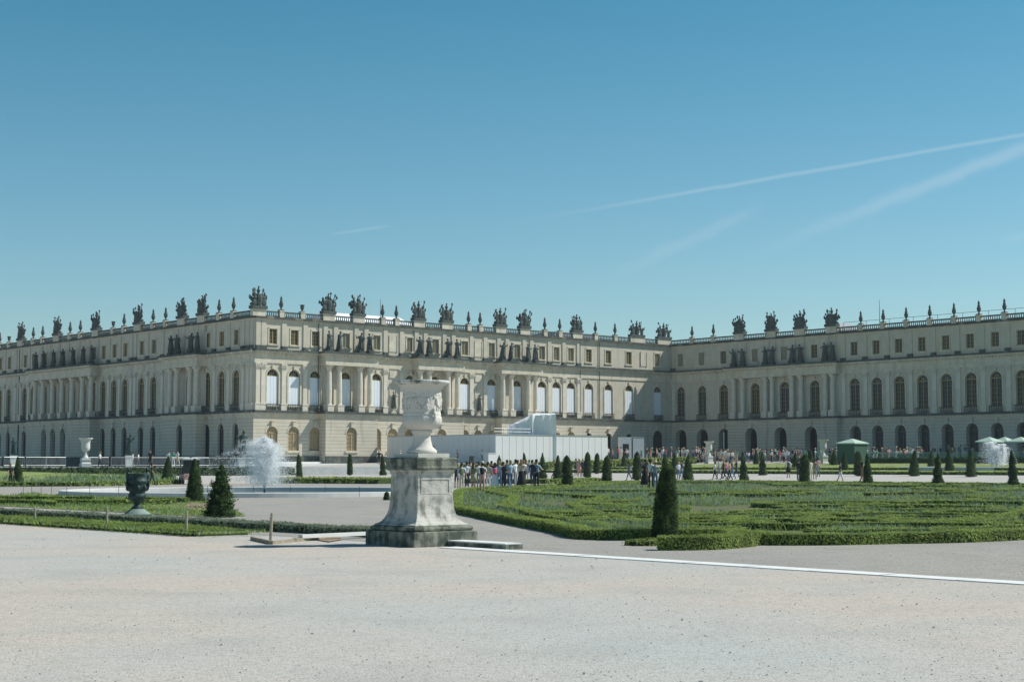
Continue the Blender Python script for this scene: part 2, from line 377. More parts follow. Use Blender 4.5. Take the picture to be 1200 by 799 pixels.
bb = MB(); bb.box(-.5, .5, -.5, .5, Z_S1+.01, Z_S1+.75); bb.box(-.55, .55, -.55, .55, Z_S1+.75, Z_S1+.88)
bb.lathe([(.42, .88), (.44, .95), (.36, 1.05), (.37, 2.6), (.35, 4.2), (.31, 5.25), (.33, 5.3), (.31, 5.36), (.36, 5.6), (.43, 5.9)], 12, z0=Z_S1)
bb.box(-.44, .44, -.44, .44, Z_S1+5.9, Z_E0-.02)
for k in range(8): bb.blob((.38*cos(k*PI/4), .38*sin(k*PI/4), 14.15+.15*(k % 2)), (.09, .09, .12), 5, 3)
M_col = bb.mesh('column', 'column_stone', False)
# statues, urns, trophies of stone
def figure(h, seed, arm=1):
    random.seed(seed); b = MB()
    b.box(-.28, .28, -.26, .26, 0, .16)
    lean = random.uniform(-.08, .08)
    b.lathe([(.24, .16), (.27, .3), (.22, .65), (.2, .95), (.17, 1.05), (.23, 1.35), (.2, 1.5), (.07, 1.55), (.06, 1.6)], 9)
    b.blob((lean, -.02, 1.73), (.1, .11, .14), 8, 6)
    for sg in (-1, 1):
        e = (sg*.34, random.uniform(-.2, 0), 1.15+random.uniform(-.1, .25)); b.tube((sg*.2, 0, 1.42), e, .075, .06)
        h_ = (sg*random.uniform(.15, .5), -.25, e[2]+random.uniform(-.2, .45)); b.tube(e, h_, .06, .045)
    for k in range(6): a = random.uniform(0, 6.28); b.tube((cos(a)*.17, sin(a)*.17, 1.2), (cos(a+.3)*.27, sin(a+.3)*.27, .2), .05, .08, 5)
    for i, p in enumerate(b.v): b.v[i] = (p[0]+lean*p[2]*.5, p[1], p[2]*h/1.87)
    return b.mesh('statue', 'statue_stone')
def urn(h, seed=0):
    b = MB(); b.box(-.3, .3, -.3, .3, -.02, .12)
    b.lathe([(.18, .12), (.1, .25), (.1, .35), (.24, .55), (.29, .8), (.27, .95), (.17, 1.1), (.22, 1.18), (.2, 1.25), (.12, 1.35), (.14, 1.5), (.16, 1.62), (.08, 1.8), (.02, 1.95)] if not seed else
            [(.2, .12), (.1, .28), (.12, .4), (.26, .6), (.24, .9), (.3, 1.15), (.34, 1.22), (.28, 1.25), (.1, 1.3)], 10)
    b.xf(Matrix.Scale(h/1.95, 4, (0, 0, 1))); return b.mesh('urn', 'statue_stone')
def trophy(seed, w=1.):
    random.seed(seed); b = MB()
    b.box(-1.0*w, 1.0*w, -.42, .42, 0, .35)
    b.lathe([(.34, .35), (.42, .8), (.5, 1.3), (.42, 1.65), (.14, 1.75), (.12, 1.85)], 9); b.blob((0, 0, 2.05), (.2, .24, .24), 8, 6); b.tube((0, .1, 2.2), (0, -.1, 2.55), .05, .12)
    for k in range(13):
        sg = random.choice((-1, 1)); a = R(random.uniform(8, 75)); L = random.uniform(1.1, 1.95)*(.8+.25*cos(a)); p = (sg*.25*w, random.uniform(-.2, .2), .7)
        e = (p[0]+sg*sin(a)*L*.65*w, p[1]*1.6, p[2]+cos(a)*L); b.tube(p, e, .05, .05, 5)
        if random.random() < .75: b.blob(e, (.14, .12, random.uniform(.14, .26)), 6, 4, .25)
        mid = Vector(p).lerp(Vector(e), .6); b.blob(mid, (.24, .12, .2), 6, 4, .3)
    for sg in (-1, 1):
        b.blob((sg*.62*w, -.2, .75), (.36, .12, .42), 9, 5, .1); b.blob((sg*.75*w, 0, .5), (.3, .3, .25), 7, 4, .2); b.blob((sg*.45*w, -.1, 1.3), (.22, .2, .3), 7, 4, .25)
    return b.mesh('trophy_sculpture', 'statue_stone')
M_fig = [figure(2.35, k) for k in range(5)]; M_urn = [urn(1.95), urn(1.5, 1)]; M_tro = [trophy(k+20) for k in range(5)]
M_twin = trophy(55, 1.55)
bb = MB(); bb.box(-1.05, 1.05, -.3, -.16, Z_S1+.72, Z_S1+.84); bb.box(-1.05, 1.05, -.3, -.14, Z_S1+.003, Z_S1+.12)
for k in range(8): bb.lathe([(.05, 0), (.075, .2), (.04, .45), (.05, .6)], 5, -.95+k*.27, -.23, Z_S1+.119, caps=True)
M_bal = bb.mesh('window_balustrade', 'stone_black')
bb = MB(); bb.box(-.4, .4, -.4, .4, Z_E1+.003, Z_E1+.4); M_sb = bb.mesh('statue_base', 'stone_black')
def face(root, off, rz, s0, s1, spec):
    """one elevation: local x runs right along the wall, -y is outward"""
    def place(name, me, s, y=0., z=0., par=None, sx=1., rot=0.):
        o = obj(name, me, par or root, root_loc(s, y, z) if par is None else (s, y, z), (rz if par is None else 0)+rot)
        if sx != 1.: o.scale = (sx, sx, sx)
        return o
    ca, sa = cos(rz), sin(rz)
    def root_loc(s, y, z): return (off[0]+s*ca-y*sa, off[1]+s*sa+y*ca, z)
    g = MB(); m = MB(); t = MB(); k_ = MB(); bal = MB(); at = MB(); dk = MB()
    segs = spec['segs']                               # (s0,s1,d) avant-corps
    def dep(s):
        for a, b_, d in segs:
            if a <= s <= b_: return d
        return 0.
    cuts = [s0]+sorted(sum([[a, b_] for a, b_, d in segs], []))+[s1]; cuts = [c for c in cuts if s0 <= c <= s1]
    for a, c in zip(cuts, cuts[1:]):
        if c-a < .01: continue
        d = dep((a+c)/2); y = -d
        go = [(x, hw, zb, zs, True, rv) for (x, hw, zb, zs, rv) in spec['ground'] if a <= x < c]
        wall_row(g, a, c, y, Z_BASE, Z_S0, go)
        mo = [(x, MW/2, MZB, MZS, True, .35+d) for x in spec['main'] if a <= x < c]
        wall_row(m, a, c, 0., Z_S1, Z_E0, mo)
        wall_row(at, a, c, 0., Z_E1, Z_A1, [(x, .6, 17.15, 19.15, False) for x in spec['attic'] if a <= x < c], .3)
        # string course, entablature, upper cornice follow the steps
        e = .0
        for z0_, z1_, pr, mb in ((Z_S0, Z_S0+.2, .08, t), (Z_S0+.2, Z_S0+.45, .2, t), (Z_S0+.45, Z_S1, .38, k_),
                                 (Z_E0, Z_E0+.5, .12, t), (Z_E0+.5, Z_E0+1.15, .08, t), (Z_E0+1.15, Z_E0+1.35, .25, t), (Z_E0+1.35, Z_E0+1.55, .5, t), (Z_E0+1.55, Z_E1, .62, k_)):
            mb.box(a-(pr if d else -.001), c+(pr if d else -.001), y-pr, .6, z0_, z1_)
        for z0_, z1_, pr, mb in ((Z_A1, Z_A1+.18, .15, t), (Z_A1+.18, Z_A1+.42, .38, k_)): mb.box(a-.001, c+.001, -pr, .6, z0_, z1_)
        if d: # side faces
            for x in (a, c): g.quad((x, y, Z_BASE), (x, 0, Z_BASE), (x, 0, Z_S0), (x, y, Z_S0))
    # small dentils
    x = s0+.3
    while x < s1: 
        d = dep(x); t.box(x, x+.25, -d-.42, -d-.24, Z_E0+1.17, Z_E0+1.347); x += .55
    # plinth
    for a, c in zip(cuts, cuts[1:]): 
        x = a; d = dep((a+c)/2)
        for (gx, hw, zb, zs, rv) in sorted(spec['ground']):
            if a <= gx < c and zb < 2.5: 
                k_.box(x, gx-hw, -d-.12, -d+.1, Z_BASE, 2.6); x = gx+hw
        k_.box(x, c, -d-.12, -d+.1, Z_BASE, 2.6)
    for (gx, hw, zb, zs, rv) in spec['ground']:
        d = dep(gx); ring(t, gx, -d, zs, hw, hw+.2, .05); t.box(gx-.2, gx+.2, -d-.22, -d+.02, zs+hw-.05, zs+hw+.62); t.box(gx-.28, gx+.28, -d-.28, -d, zs+hw+.62, zs+hw+.72)
        wide = hw > 1.
        if zb > 2.5:
            t.box(gx-hw-.2, gx+hw+.2, -d-.15, -d+.1, zb-.25, zb-.002); w = place('window', M_gw, gx, -d+rv-.1); obj('pane', M_gwp if not spec.get('blinds') else M_gwt, w)
        elif rv > .3 and not (wide and spec.get('open')):
            w = place('window', M_gdw if wide else M_gd, gx, -d+rv-.1); obj('pane', M_gdwp if wide else M_gdp, w)
        else:
            dk.box(gx-hw, gx+hw, -d+2.4, -d+2.6, Z_BASE, Z_S0)  # arcade back and sides coloured near black, painting in the shade there
            for q in (-hw, hw): dk.box(gx+q-.02, gx+q+.02, -d+max(rv, .9), -d+2.4, Z_BASE, Z_S0)
    for x in spec['main']:
        d = .35+dep(x)*0; w = place('window', M_main, x, .25); obj('pane', M_mainp, w)
        ring(t, x, 0., MZS, MW/2, MW/2+.22, .07, legs=MZB-.1); t.box(x-.16, x+.16, -.2, 0, MZS+MW/2+.02, MZS+MW/2+.5)
        if spec.get('blinds') and x in spec['blinds']: obj('blind', M_blind, w)
        # balustrade in front of the window
        place('window_balustrade', M_bal, x)
    for x in spec['attic']:
        w = place('window', M_att, x, .18); obj('pane', M_attp2 if x in spec.get('pale', []) else M_attp, w)
        t.box(x-.78, x-.6, -.06, .02, 17.0, 19.3); t.box(x+.6, x+.78, -.06, .02, 17.0, 19.3); t.box(x-.78, x+.78, -.06, .02, 19.152, 19.34); t.box(x-.85, x+.85, -.14, .02, 16.98, 17.148)
    for x in spec.get('niches', []):
        t.box(x-.62, x-.45, -.08, .02, Z_S1+.6, 12.4); t.box(x+.45, x+.62, -.08, .02, Z_S1+.6, 12.4); ring(t, x, 0, 12.4, .45, .62, .08)
        t.box(x-.6, x+.6, -.12, .02, 13.4, 14.3); t.box(x-.45, x+.45, -.02, .02, Z_S1+.6, 12.4)
        place('niche_statue', M_fig[int(x*7) % 5], x, -.3, Z_S1+.7)
    for x in spec.get('blank', []):
        t.box(x-.75, x+.75, -.06, .02, 17.0, 19.3); t.box(x-.75, x-.62, -.12, .02, 17, 19.3); t.box(x+.62, x+.75, -.12, .02, 17, 19.3)
    for x in spec['pil']:
        place('pilaster', M_pil, x, -(spec['segd'](x) if 'segd' in spec else 0))
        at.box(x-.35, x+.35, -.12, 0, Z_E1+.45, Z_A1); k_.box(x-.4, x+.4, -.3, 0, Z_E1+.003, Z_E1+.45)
    for x, y in spec['col']:
        place('column', M_col, x, -y); place('pilaster', M_pil, x, 0.)
        at.box(x-.35, x+.35, -.12, 0, Z_E1+.45, Z_A1); 
    for i, (x, y) in enumerate(spec['att_stat']):
        place('statue_base', M_sb, x, -y); so_ = place('attic_statue', M_fig[(i*3+int(abs(x))) % 5], x, -y, Z_E1+.4, rot=random.uniform(-.7, .7)); so_.scale = (1.5, 1.3, 1.05)
    # ledge surface over the avant-corps is part of the entablature boxes; floors behind
    # roof balustrade
    y0 = -.12; bal2 = MB()
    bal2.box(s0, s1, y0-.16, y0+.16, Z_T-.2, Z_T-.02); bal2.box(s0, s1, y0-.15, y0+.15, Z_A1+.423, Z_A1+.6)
    x = s0+.2; piers = [p for p, *_ in spec['roof']]
    while x < s1:
        if all(abs(x-p) > .45 for p in piers): bal2.lathe([(.06, 0), (.085, .15), (.045, .4), (.06, .44)], 5, x, y0, Z_A1+.6, caps=False)
        x += .33
    for p, kind in spec['roof']:
        w = {'u': .35, 'v': .35, 't': .95, 'tt': 1.6, 'c': .95}[kind]
        t.box(p-w, p+w, y0-.28, y0+.3, Z_A1+.424, Z_T); t.box(p-w-.06, p+w+.06, y0-.34, y0+.36, Z_T, Z_T+.14)
        if kind in 'uv': place('roof_urn', M_urn[0 if kind == 'u' else 1], p, y0, Z_T+.14)
        elif kind == 'tt': place('roof_trophy', M_twin, p, y0, Z_T+.14)
        else: place('roof_trophy', M_tro[int(abs(p)*3) % 5], p, y0, Z_T+.14, sx=1.15 if kind == 'c' else 1.08)
    for mb, nm, ma in ((g, 'ground_floor_wall', 'stone_ground'), (m, 'main_floor_wall', 'stone'), (at, 'attic_wall', 'stone'), (t, 'stone_mouldings', 'stone_trim'), (k_, 'weathered_ledges', 'stone_black'), (bal2, 'roof_balustrade', 'stone_black'), (dk, 'arcade_shade_walls', 'dark_inside')):
        if not mb.v: continue
        mb.build(nm, ma, root, root_loc(0, 0, 0), rz)
    return root_loc
def mid(a): return [(x+y)/2 for x, y in zip(a, a[1:])]
block = thing('palace_block', 'projecting central block of the palace with sunlit side front, columns and roof trophies', 'palace', W(0, 0, 0), PSI)
# south front of the block (sunlit)
cm = [2.84, 6.17, 9.49, 14.4, 19.54, 25.33, 29.8, 35.2, 40.24, 45.2, 50.12, 53.07, 56.07, 59.84, 64.06, 68.57, 75.04]
cn = [22.35, 37.7]
ccol = [14.4-3.35, 14.4-1.7, 14.4+1.7, 14.4+3.35, 26.4, 28.0, 31.4, 33.05, 41.6, 43.2, 46.55, 48.0]
cg = [(x, .85, 3.3, 5.6, .3) for x in cm[:13]+[22.35, 37.7]]+[(x, .7, 1.5, 5.6, .3) for x in cm[13:16]]+[(75.04, 1.1, .95, 5.8, .2)]
cpil = [.55, 1.35, 4.5, 7.83, 21.0, 23.8, 36.4, 39.0, 51.6, 54.6, 57.6]
spec = dict(segs=[(10.2, 18.6, 1.5), (25.7, 33.8, 1.5), (40.95, 48.8, 1.5)], ground=cg, main=cm, attic=[x for x in cm]+[], niches=cn, blank=cn+[71.9], pil=cpil,
            col=[(x, .95) for x in ccol], att_stat=[(x, .95) for x in ccol], blinds=cm, pale=cm[3:13]+[75.04],
            roof=[(.45, 'c'), (3.95, 'u'), (7.24, 'v'), (11.38, 't'), (16.26, 't'), (20.41, 'u'), (22.78, 'u'), (26.67, 't'), (31.68, 't'), (35.76, 'u'), (37.94, 'u'), (41.77, 't'), (46.48, 't'), (50.59, 'u'), (53.66, 'u'), (57.16, 't'), (61.15, 'u'), (65.42, 'u'), (70.24, 'tt'), (76.4, 'tt')], open=True)
face(block, (0, 0), 0., 0, LC, spec)
# west front of the block (shade); s runs from -96 to 0
lm = [-4.41, -8.1, -11.75, -16.4, -21.6, -26.6, -30.19, -35.14, -38.54, -41.98, -45.0, -48.4, -51.9, -55.3, -58.5, -61.9, -66.17, -69.34, -75.47, -79.02, -82.6, -86.2, -89.8]
lcol = [-12.9, -14.6, -18.2, -20.0, -43.9, -46.7, -50.16, -53.68, -56.98, -60.4, -63.2]
lg = [(x, .78, 1.2, 6.1, .5) for x in lm if -43 < x or x < -64]+[(x, .85, 1.2, 6.1, .8) for x in (-51.9, -55.3, -58.5)]
lg = [q for q in lg if q[0] != -21.6]
lp = [-.55, -1.35, -2.6, -6.25, -9.9, -24.0, -28.4, -32.0, -33.2, -36.8, -40.2, -67.8, -70.9, -72.8, -77.2, -80.8, -84.4, -88]
spec = dict(segs=[(-21.2, -12.0, 1.5), (-64.2, -42.9, 1.6)], ground=lg, main=lm, attic=lm, pil=lp, col=[(x, 1.0) for x in lcol], att_stat=[(x, 1.0) for x in lcol],
            roof=[(-5.02, 'u'), (-8.71, 'u'), (-13.08, 't'), (-18.52, 't'), (-23.17, 'u'), (-26.77, 'u'), (-31.08, 't'), (-35.51, 'u'), (-38.87, 'v'), (-44.34, 't'), (-49.61, 'u'), (-53.11, 'u'), (-57.6, 't'), (-62.85, 'u'), (-66.33, 'u'), (-70.87, 't'), (-75.6, 'v'), (-79.3, 'u'), (-84, 't'), (-90, 'u')])
face(block, (0, 0), -PI/2, -96, 0, spec)
b = MB(); b.box(.6, LC+.5, .62, 96, Z_A1-.4, Z_A1+.3); b.build('flat_roof', 'roof_slate', block)
b = MB()   # low glazed gallery roof behind the balustrade
def hip(b, x0, x1, y0, y1, z0, z1, k=3.): 
    b.v += [(x0, y0, z0), (x1, y0, z0), (x1, y1, z0), (x0, y1, z0), (x0+k, y0+k, z1), (x1-k, y0+k, z1), (x1-k, y1-k, z1), (x0+k, y1-k, z1)]; i = len(b.v)-8
    for q in ((0, 1, 5, 4), (1, 2, 6, 5), (2, 3, 7, 6), (3, 0, 4, 7), (4, 5, 6, 7)): b.f.append(tuple(i+j for j in q)); b.m.append(0)
hip(b, 20, 41, 14, 26, Z_A1+.3, 23.9, 4.); b.build('zinc_roof', 'roof_zinc', block)
b = MB(); hip(b, 60, 76, 8, 20, Z_A1+.3, 22.9, 4.); b.build('slate_roof', 'roof_slate', block)
b = MB(); b.box(24, 62, 1.2, 1.3, Z_BASE, Z_E1); b.box(-.3, -.2, -.3, .9, Z_BASE, Z_BASE+.1)
# dark interior backing behind the windows of each front
b = MB(); b.box(.9, LC, .9, 1.0, Z_BASE, Z_A1); b.box(.9, 1.0, .9, 96, Z_BASE, Z_A1); b.build('inner_wall', 'dark_inside', block)
b = MB()
for x in (57.9, 62, 9.9): b.tube((x, -.12, Z_S1), (x, -.12, Z_A1), .06, n=6)
b.tube((-.12, 71.3, 1.5), (-.12, 71.3, Z_A1), .09, n=6); b.build('downpipe', 'iron', block)
wing = thing('palace_wing', 'shaded long stone wing of the palace on the right with arched windows above arcades', 'palace', W(LC, 0, 0), PSI)
rm = [2.0, 6.58, 11.11, 17.5, 23.2, 28.9]+[36.1+3.84*k for k in range(15)]
rcol = [13.7, 15.5, 20.0, 21.3, 25.1, 26.8, 31.3, 32.6]
rg = [(x, 1.15, .95, 5.9, .9) for x in rm[:3]]+[(x, 1.15, 1.2, 5.9, 1.3) for x in rm[3:6]]+[(x, .95, 1.2, 6.1, .9) for x in rm[6:]]
spec = dict(segs=[(12.8, 33.6, 1.1)], ground=rg, main=rm, attic=rm, pil=[.5]+[x+y for x in [34.2+3.84*k for k in range(15)] for y in (0,)], col=[(x, .6) for x in rcol], att_stat=[(x, .6) for x in rcol],
            pale=rm[:2]+[rm[3], rm[4]], roof=[(4.67, 'u'), (9.2, 'u'), (14.63, 't'), (20.92, 't'), (26.44, 't'), (32.27, 't')]+[(37.45+3.88*k, 'u') for k in range(14)], open=True)
face(wing, (0, 0), -PI/2, 0, 92, spec)
b = MB(); b.box(.62, 22, -92, 0, Z_A1-.4, Z_A1+.3); b.build('flat_roof', 'roof_slate', wing)
b = MB(); b.box(.62, 22, -92, -91.8, Z_BASE, Z_A1); b.box(21.8, 22, -91.8, 0, Z_BASE, Z_A1); b.build('end_wall', 'stone', wing)
b = MB(); b.box(2.9, 3.0, -91.8, 0, Z_BASE, Z_S0); b.box(.9, 1., -91.8, 0, Z_S1, Z_A1); b.build('inner_wall', 'dark_inside', wing)
b = MB(); b.tube((.4, -34, 22.1), (.4, -91, 22.1), .03, n=5)
for k in range(15): b.tube((.4, -34-k*4, Z_A1+.3), (.4, -34-k*4, 22.1), .03, n=5)
b.build('roof_handrail', 'iron', wing)
for x, yt, rr in ((232.0, 0, 0),):
    pass
b = MB(); b.tube((5., -37, Z_A1), (5., -37, 25.5), .06, .03, n=5); b.build('aerial_mast', 'iron', wing)
b = MB(); b.tube((26, 8., Z_A1), (26, 8., 25.2), .06, .03, n=5); b.build('aerial_mast', 'iron', block)
b = MB(); hip(b, 3, 9, -31.5, -27.5, Z_A1+.3, 22.6, 1.5); b.build('glass_lantern', 'roof_slate', wing)
# ------------------------------------------------------------------ terrace edge: steps, coping
b = MB(); root = W(0, 0, 0)
def wbox(b, u0, u1, v0, v1, z0, z1):           # box aligned to the palace, in site coordinates
    i = len(b.v)
    for z in (z0, z1):
        for u, v in ((u0, v0), (u1, v0), (u1, v1), (u0, v1)): b.v.append(tuple(W(u, v, z)))
    for q in ((0, 3, 2, 1), (4, 5, 6, 7), (0, 1, 5, 4), (1, 2, 6, 5), (2, 3, 7, 6), (3, 0, 4, 7)): b.f.append(tuple(i+k for k in q[::-1])); b.m.append(b.cur)
wbox(b, -90, -10.1, 23.7, 24.1, .1, 1.26); wbox(b, 10, 40, 23.7, 24.1, .2, 1.6)
for k in range(6): wbox(b, -10+0*k, 9.9, 23.5, 24.0+.35*(5-k), .1, .36+.17*(k+.0)+(.0))
mat('step_stone', (.42, .435, .43), .85, .12, 1.5)
tag(b.build('terrace_steps', 'step_stone'), 'broad pale stone steps and coping along the raised terrace', 'steps')
b = MB(); wbox(b, -1.6, 74, -2., 2.4, 1.0, 1.62); wbox(b, -1.4, 9.8, -2, 1.2, 1.62, 1.85)
tag(b.build('stylobate', 'border_stone'), 'low white stone step along the foot of the sunlit front', 'step')

# ------------------------------------------------------------------ planting helpers
def hedge_pts(poly, w, h, z0f, lsize, dens, closed=False):
    """box hedge along a polyline: solid core (MB) and leaf points"""
    core = MB(); PP = []; NN = []; SS = []
    pts = list(poly)+([poly[0]] if closed else [])
    nrm = []
    for i in range(len(pts)):
        a = pts[max(0, i-1)]; c = pts[min(len(pts)-1, i+1)]
        if closed and i in (0, len(pts)-1): a = pts[-2]; c = pts[1]
        t = Vector((c[0]-a[0], c[1]-a[1])); t = t.normalized() if t.length > 1e-6 else Vector((1, 0)); nrm.append(Vector((-t.y, t.x)))
    hw = w/2*.86; hh = h*.93
    for i in range(len(pts)-1):
        for (sgn) in (1,):
            p, q = Vector(pts[i][:2]), Vector(pts[i+1][:2]); n0, n1 = nrm[i], nrm[i+1]; za, zb = z0f(p.x, p.y), z0f(q.x, q.y)
            A = [(*(p-n0*hw), za-.05), (*(p-n0*hw*.95), za+hh), (*(p+n0*hw*.95), za+hh), (*(p+n0*hw), za-.05)]
            B = [(*(q-n1*hw), zb-.05), (*(q-n1*hw*.95), zb+hh), (*(q+n1*hw*.95), zb+hh), (*(q+n1*hw), zb-.05)]
            for k in range(3): core.quad(A[k], A[k+1], B[k+1], B[k])
            if i == 0: core.quad(*A)
            if i == len(pts)-2: core.quad(*B[::-1])
        L = (q-p).length; D = max(12., ((p+q)/2).length); ls = lsize*max(1., D/34.)**.85
        n = int(L*(w+2*h)*dens/(ls/lsize)**2)+1
        t = rng.random(n); wgt = rng.random(n)*(w+2*h); side = np.where(wgt < h, -1, np.where(wgt > h+w, 1, 0))
        nx = n0.x+(n1.x-n0.x)*t; ny = n0.y+(n1.y-n0.y)*t
        offs = np.where(side == 0, (wgt-h)-w/2, side*w/2); zz = np.where(side == 0, h, np.where(side < 0, wgt, wgt-h-w))
        lump = np.array([noise.noise((p.x+(q.x-p.x)*tt, (p.y+(q.y-p.y)*tt), float(o_)))*.05 for tt, o_ in zip(t[::1], offs)]) if n < 4000 else 0
        x = p.x+(q.x-p.x)*t+nx*offs+rng.normal(0, .012, n); y = p.y+(q.y-p.y)*t+ny*offs+rng.normal(0, .012, n)
        z = za+(zb-za)*t+zz+lump+rng.normal(0, .015, n)
        PP.append(np.stack([x, y, np.maximum(z, za+.01)], 1)); NN.append(np.stack([np.where(side == 0, 0, nx*side), np.where(side == 0, 0, ny*side), np.where(side == 0, 1., .25)], 1)); SS.append(np.full(n, ls))
    return core, np.concatenate(PP), np.concatenate(NN), np.concatenate(SS)
def make_hedge(name, label, poly, w, h, lsize=.03, dens=900, m='box_hedge', closed=False, z0f=lambda x, y: 0., group=None, cat='hedge', kind=None):
    core, p, n, s = hedge_pts(poly, w, h, z0f, lsize, dens, closed)
    me = join_core_leaves(name, core, leaves(p, n, s, .55), 'foliage_core', m)
    return tag(obj(name, me), label, cat, group, kind)
def join_core_leaves(name, core, LV, mc, ml, ml2=None, frac=.0):
    nc = len(core.f); CV = np.array([core.v[i] for f in core.f for i in f], dtype=np.float32) if nc else np.zeros((0, 3), np.float32)
    V = np.concatenate([CV, LV]); n = len(V)//4; mi = np.ones(n); mi[:nc] = 0
    if ml2: mi[nc:] = np.where(rng.random(n-nc) < frac, 2, 1)
    return tri_mesh(name, V, n, [mc, ml]+([ml2] if ml2 else []), mi)
GP = lambda x, y: G(x, y)
gxy = lambda x, y: gz(*UV(x, y))
def px_line(pts, sub=8, smooth=True):
    P_ = [GP(*q) for q in pts]; out = []
    for i in range(len(P_)-1):
        p0 = P_[max(0, i-1)]; p1 = P_[i]; p2 = P_[i+1]; p3 = P_[min(len(P_)-1, i+2)]
        for k in range(sub):
            t = k/sub
            if smooth: q = .5*((2*p1)+(p2-p0)*t+(2*p0-5*p1+4*p2-p3)*t*t+(3*p1-3*p2+p3-p0)*t**3)
            else: q = p1.lerp(p2, t)
            out.append((q.x, q.y))
    out.append((P_[-1].x, P_[-1].y)); return out

# ------------------------------------------------------------------ the parterre on the right
outline_px = [(533, 600), (536, 585), (545, 577), (600, 573.5), (655, 571), (705, 567.5), (760, 566), (860, 565.5), (1000, 567), (1150, 569), (1300, 571.5),
              (1380, 585), (1390, 610), (1330, 626), (1200, 632), (1120, 635.5), (1041, 637.5), (960, 638.5), (872, 638), (858, 633), (765, 632), (692, 632), (655, 624), (600, 613.5)]
OUT = [GP(*q) for q in outline_px]
def inside(x, y, poly):
    c = False; n = len(poly)
    for i in range(n):
        x1, y1 = poly[i][0], poly[i][1]; x2, y2 = poly[i-1][0], poly[i-1][1]
        if (y1 > y) != (y2 > y) and x < (x2-x1)*(y-y1)/(y2-y1)+x1: c = not c
    return c
def dist_edge(x, y, poly):
    best = 1e9; n = len(poly)
    for i in range(n):
        ax, ay = poly[i-1][0], poly[i-1][1]; dx, dy = poly[i][0]-ax, poly[i][1]-ay; t = cl(((x-ax)*dx+(y-ay)*dy)/(dx*dx+dy*dy+1e-9))
        best = min(best, math.hypot(x-ax-dx*t, y-ay-dy*t))
    return best
mat('bed_soil', (.12, .115, .07), .95, .2, 1.5, .5, 30., extra=lambda nt, tc, o, nn: mixc(nt, ramp(nt, nn(1.1, 5.).outputs['Fac'], .45, .6), o, (.1, .14, .04)))
poly_obj([(p.x, p.y) for p in OUT], 'parterre_bed', 'bed_soil', .012)
make_hedge('parterre_hedge', 'low clipped box hedge bordering the large right parterre', px_line(outline_px+[outline_px[0]], 6), .42, .21, .026, 1500)
# scroll pattern of box
curves = []
def spiral(cx, cy, r, a0, turns, sgn, ecc=1.):
    n = int(22*turns)+6; return [(cx+r*(1-.72*i/n)*cos(a0+sgn*2*PI*turns*i/n), cy+ecc*r*(1-.72*i/n)*sin(a0+sgn*2*PI*turns*i/n)) for i in range(n+1)]
for (px, py, r, a0, tn, sg) in ((1085, 613, 3.6, 1., 1.3, 1), (1010, 617, 2.2, 0., 1.1, -1), (900, 612, 3., .5, 1.3, 1), (960, 606, 2.4, 3., 1., -1), (1160, 606, 3.4, 2., 1.2, -1), (840, 618, 2.2, 2., 1., 1), (760, 614, 2.6, 1., 1.2, -1), (690, 606, 2.6, 4., 1.1, 1), (1060, 600, 4., 3., 1.3, -1)):
    c = GP(px, py); curves.append(spiral(c.x, c.y, r, a0, tn, sg))
random.seed(5)
for k in range(46):
    u = random.uniform(-86, -18); v = random.uniform(98, 190); c = W(u, v)
    if not inside(c.x, c.y, OUT): continue
    r = random.uniform(1.8, 4.2); a = random.uniform(0, 6.28); curves.append(spiral(c.x, c.y, r, a, random.uniform(.8, 1.4), random.choice((-1, 1))))
    d = Vector((cos(a), sin(a)))*random.uniform(5, 11); x0, y0 = c.x+r*cos(a), c.y+r*sin(a)
    curves.append([(x0+d.x*t+1.3*sin(t*5)*-sin(a), y0+d.y*t+1.3*sin(t*5)*cos(a)) for t in [i/14 for i in range(15)]])
for du in (3., ):
    pass
def inset(poly, d):
    out = []; n = len(poly); cx = sum(p[0] for p in poly)/n; cy = sum(p[1] for p in poly)/n
    for p in poly: v = Vector((cx-p[0], cy-p[1])); L = v.length; out.append((p[0]+v.x/L*d, p[1]+v.y/L*d))
    return out
for d in (2.6, 6.5): curves.append(inset([(p.x, p.y) for p in OUT]+[(OUT[0].x, OUT[0].y)], d))
CC = MB(); LP, LN, LS = [], [], []
core_cells = set()
for c in curves:
    run = []
    fine = []
    for p, q in zip(c, c[1:]):
        L = math.hypot(q[0]-p[0], q[1]-p[1]); k = max(1, int(L/.8)); fine += [(p[0]+(q[0]-p[0])*i/k, p[1]+(q[1]-p[1])*i/k) for i in range(k)]
    fine.append(c[-1])
    for p in fine+[None]:
        ok = p is not None and inside(p[0], p[1], OUT) and dist_edge(p[0], p[1], OUT) > .9 and p[1] > 20
        if ok: run.append(p); core_cells.add((round(p[0]/.5), round(p[1]/.5)))
        else:
            if len(run) > 3:
                co, p_, n_, s_ = hedge_pts(run, .4, .17, lambda x, y: 0., .03, 620)
                for f in co.f: i = len(CC.v); CC.v += [co.v[j] for j in f]; CC.f.append((i, i+1, i+2, i+3))
                LP.append(p_); LN.append(n_); LS.append(s_)
            run = []
me = join_core_leaves('scroll_hedge', CC, leaves(np.concatenate(LP), np.concatenate(LN), np.concatenate(LS), .55), 'foliage_core', 'box_hedge', 'herb_green', .3)
tag(obj('scroll_hedge', me), 'scrolling box embroidery clipped low inside the right parterre', 'hedge', kind='stuff')
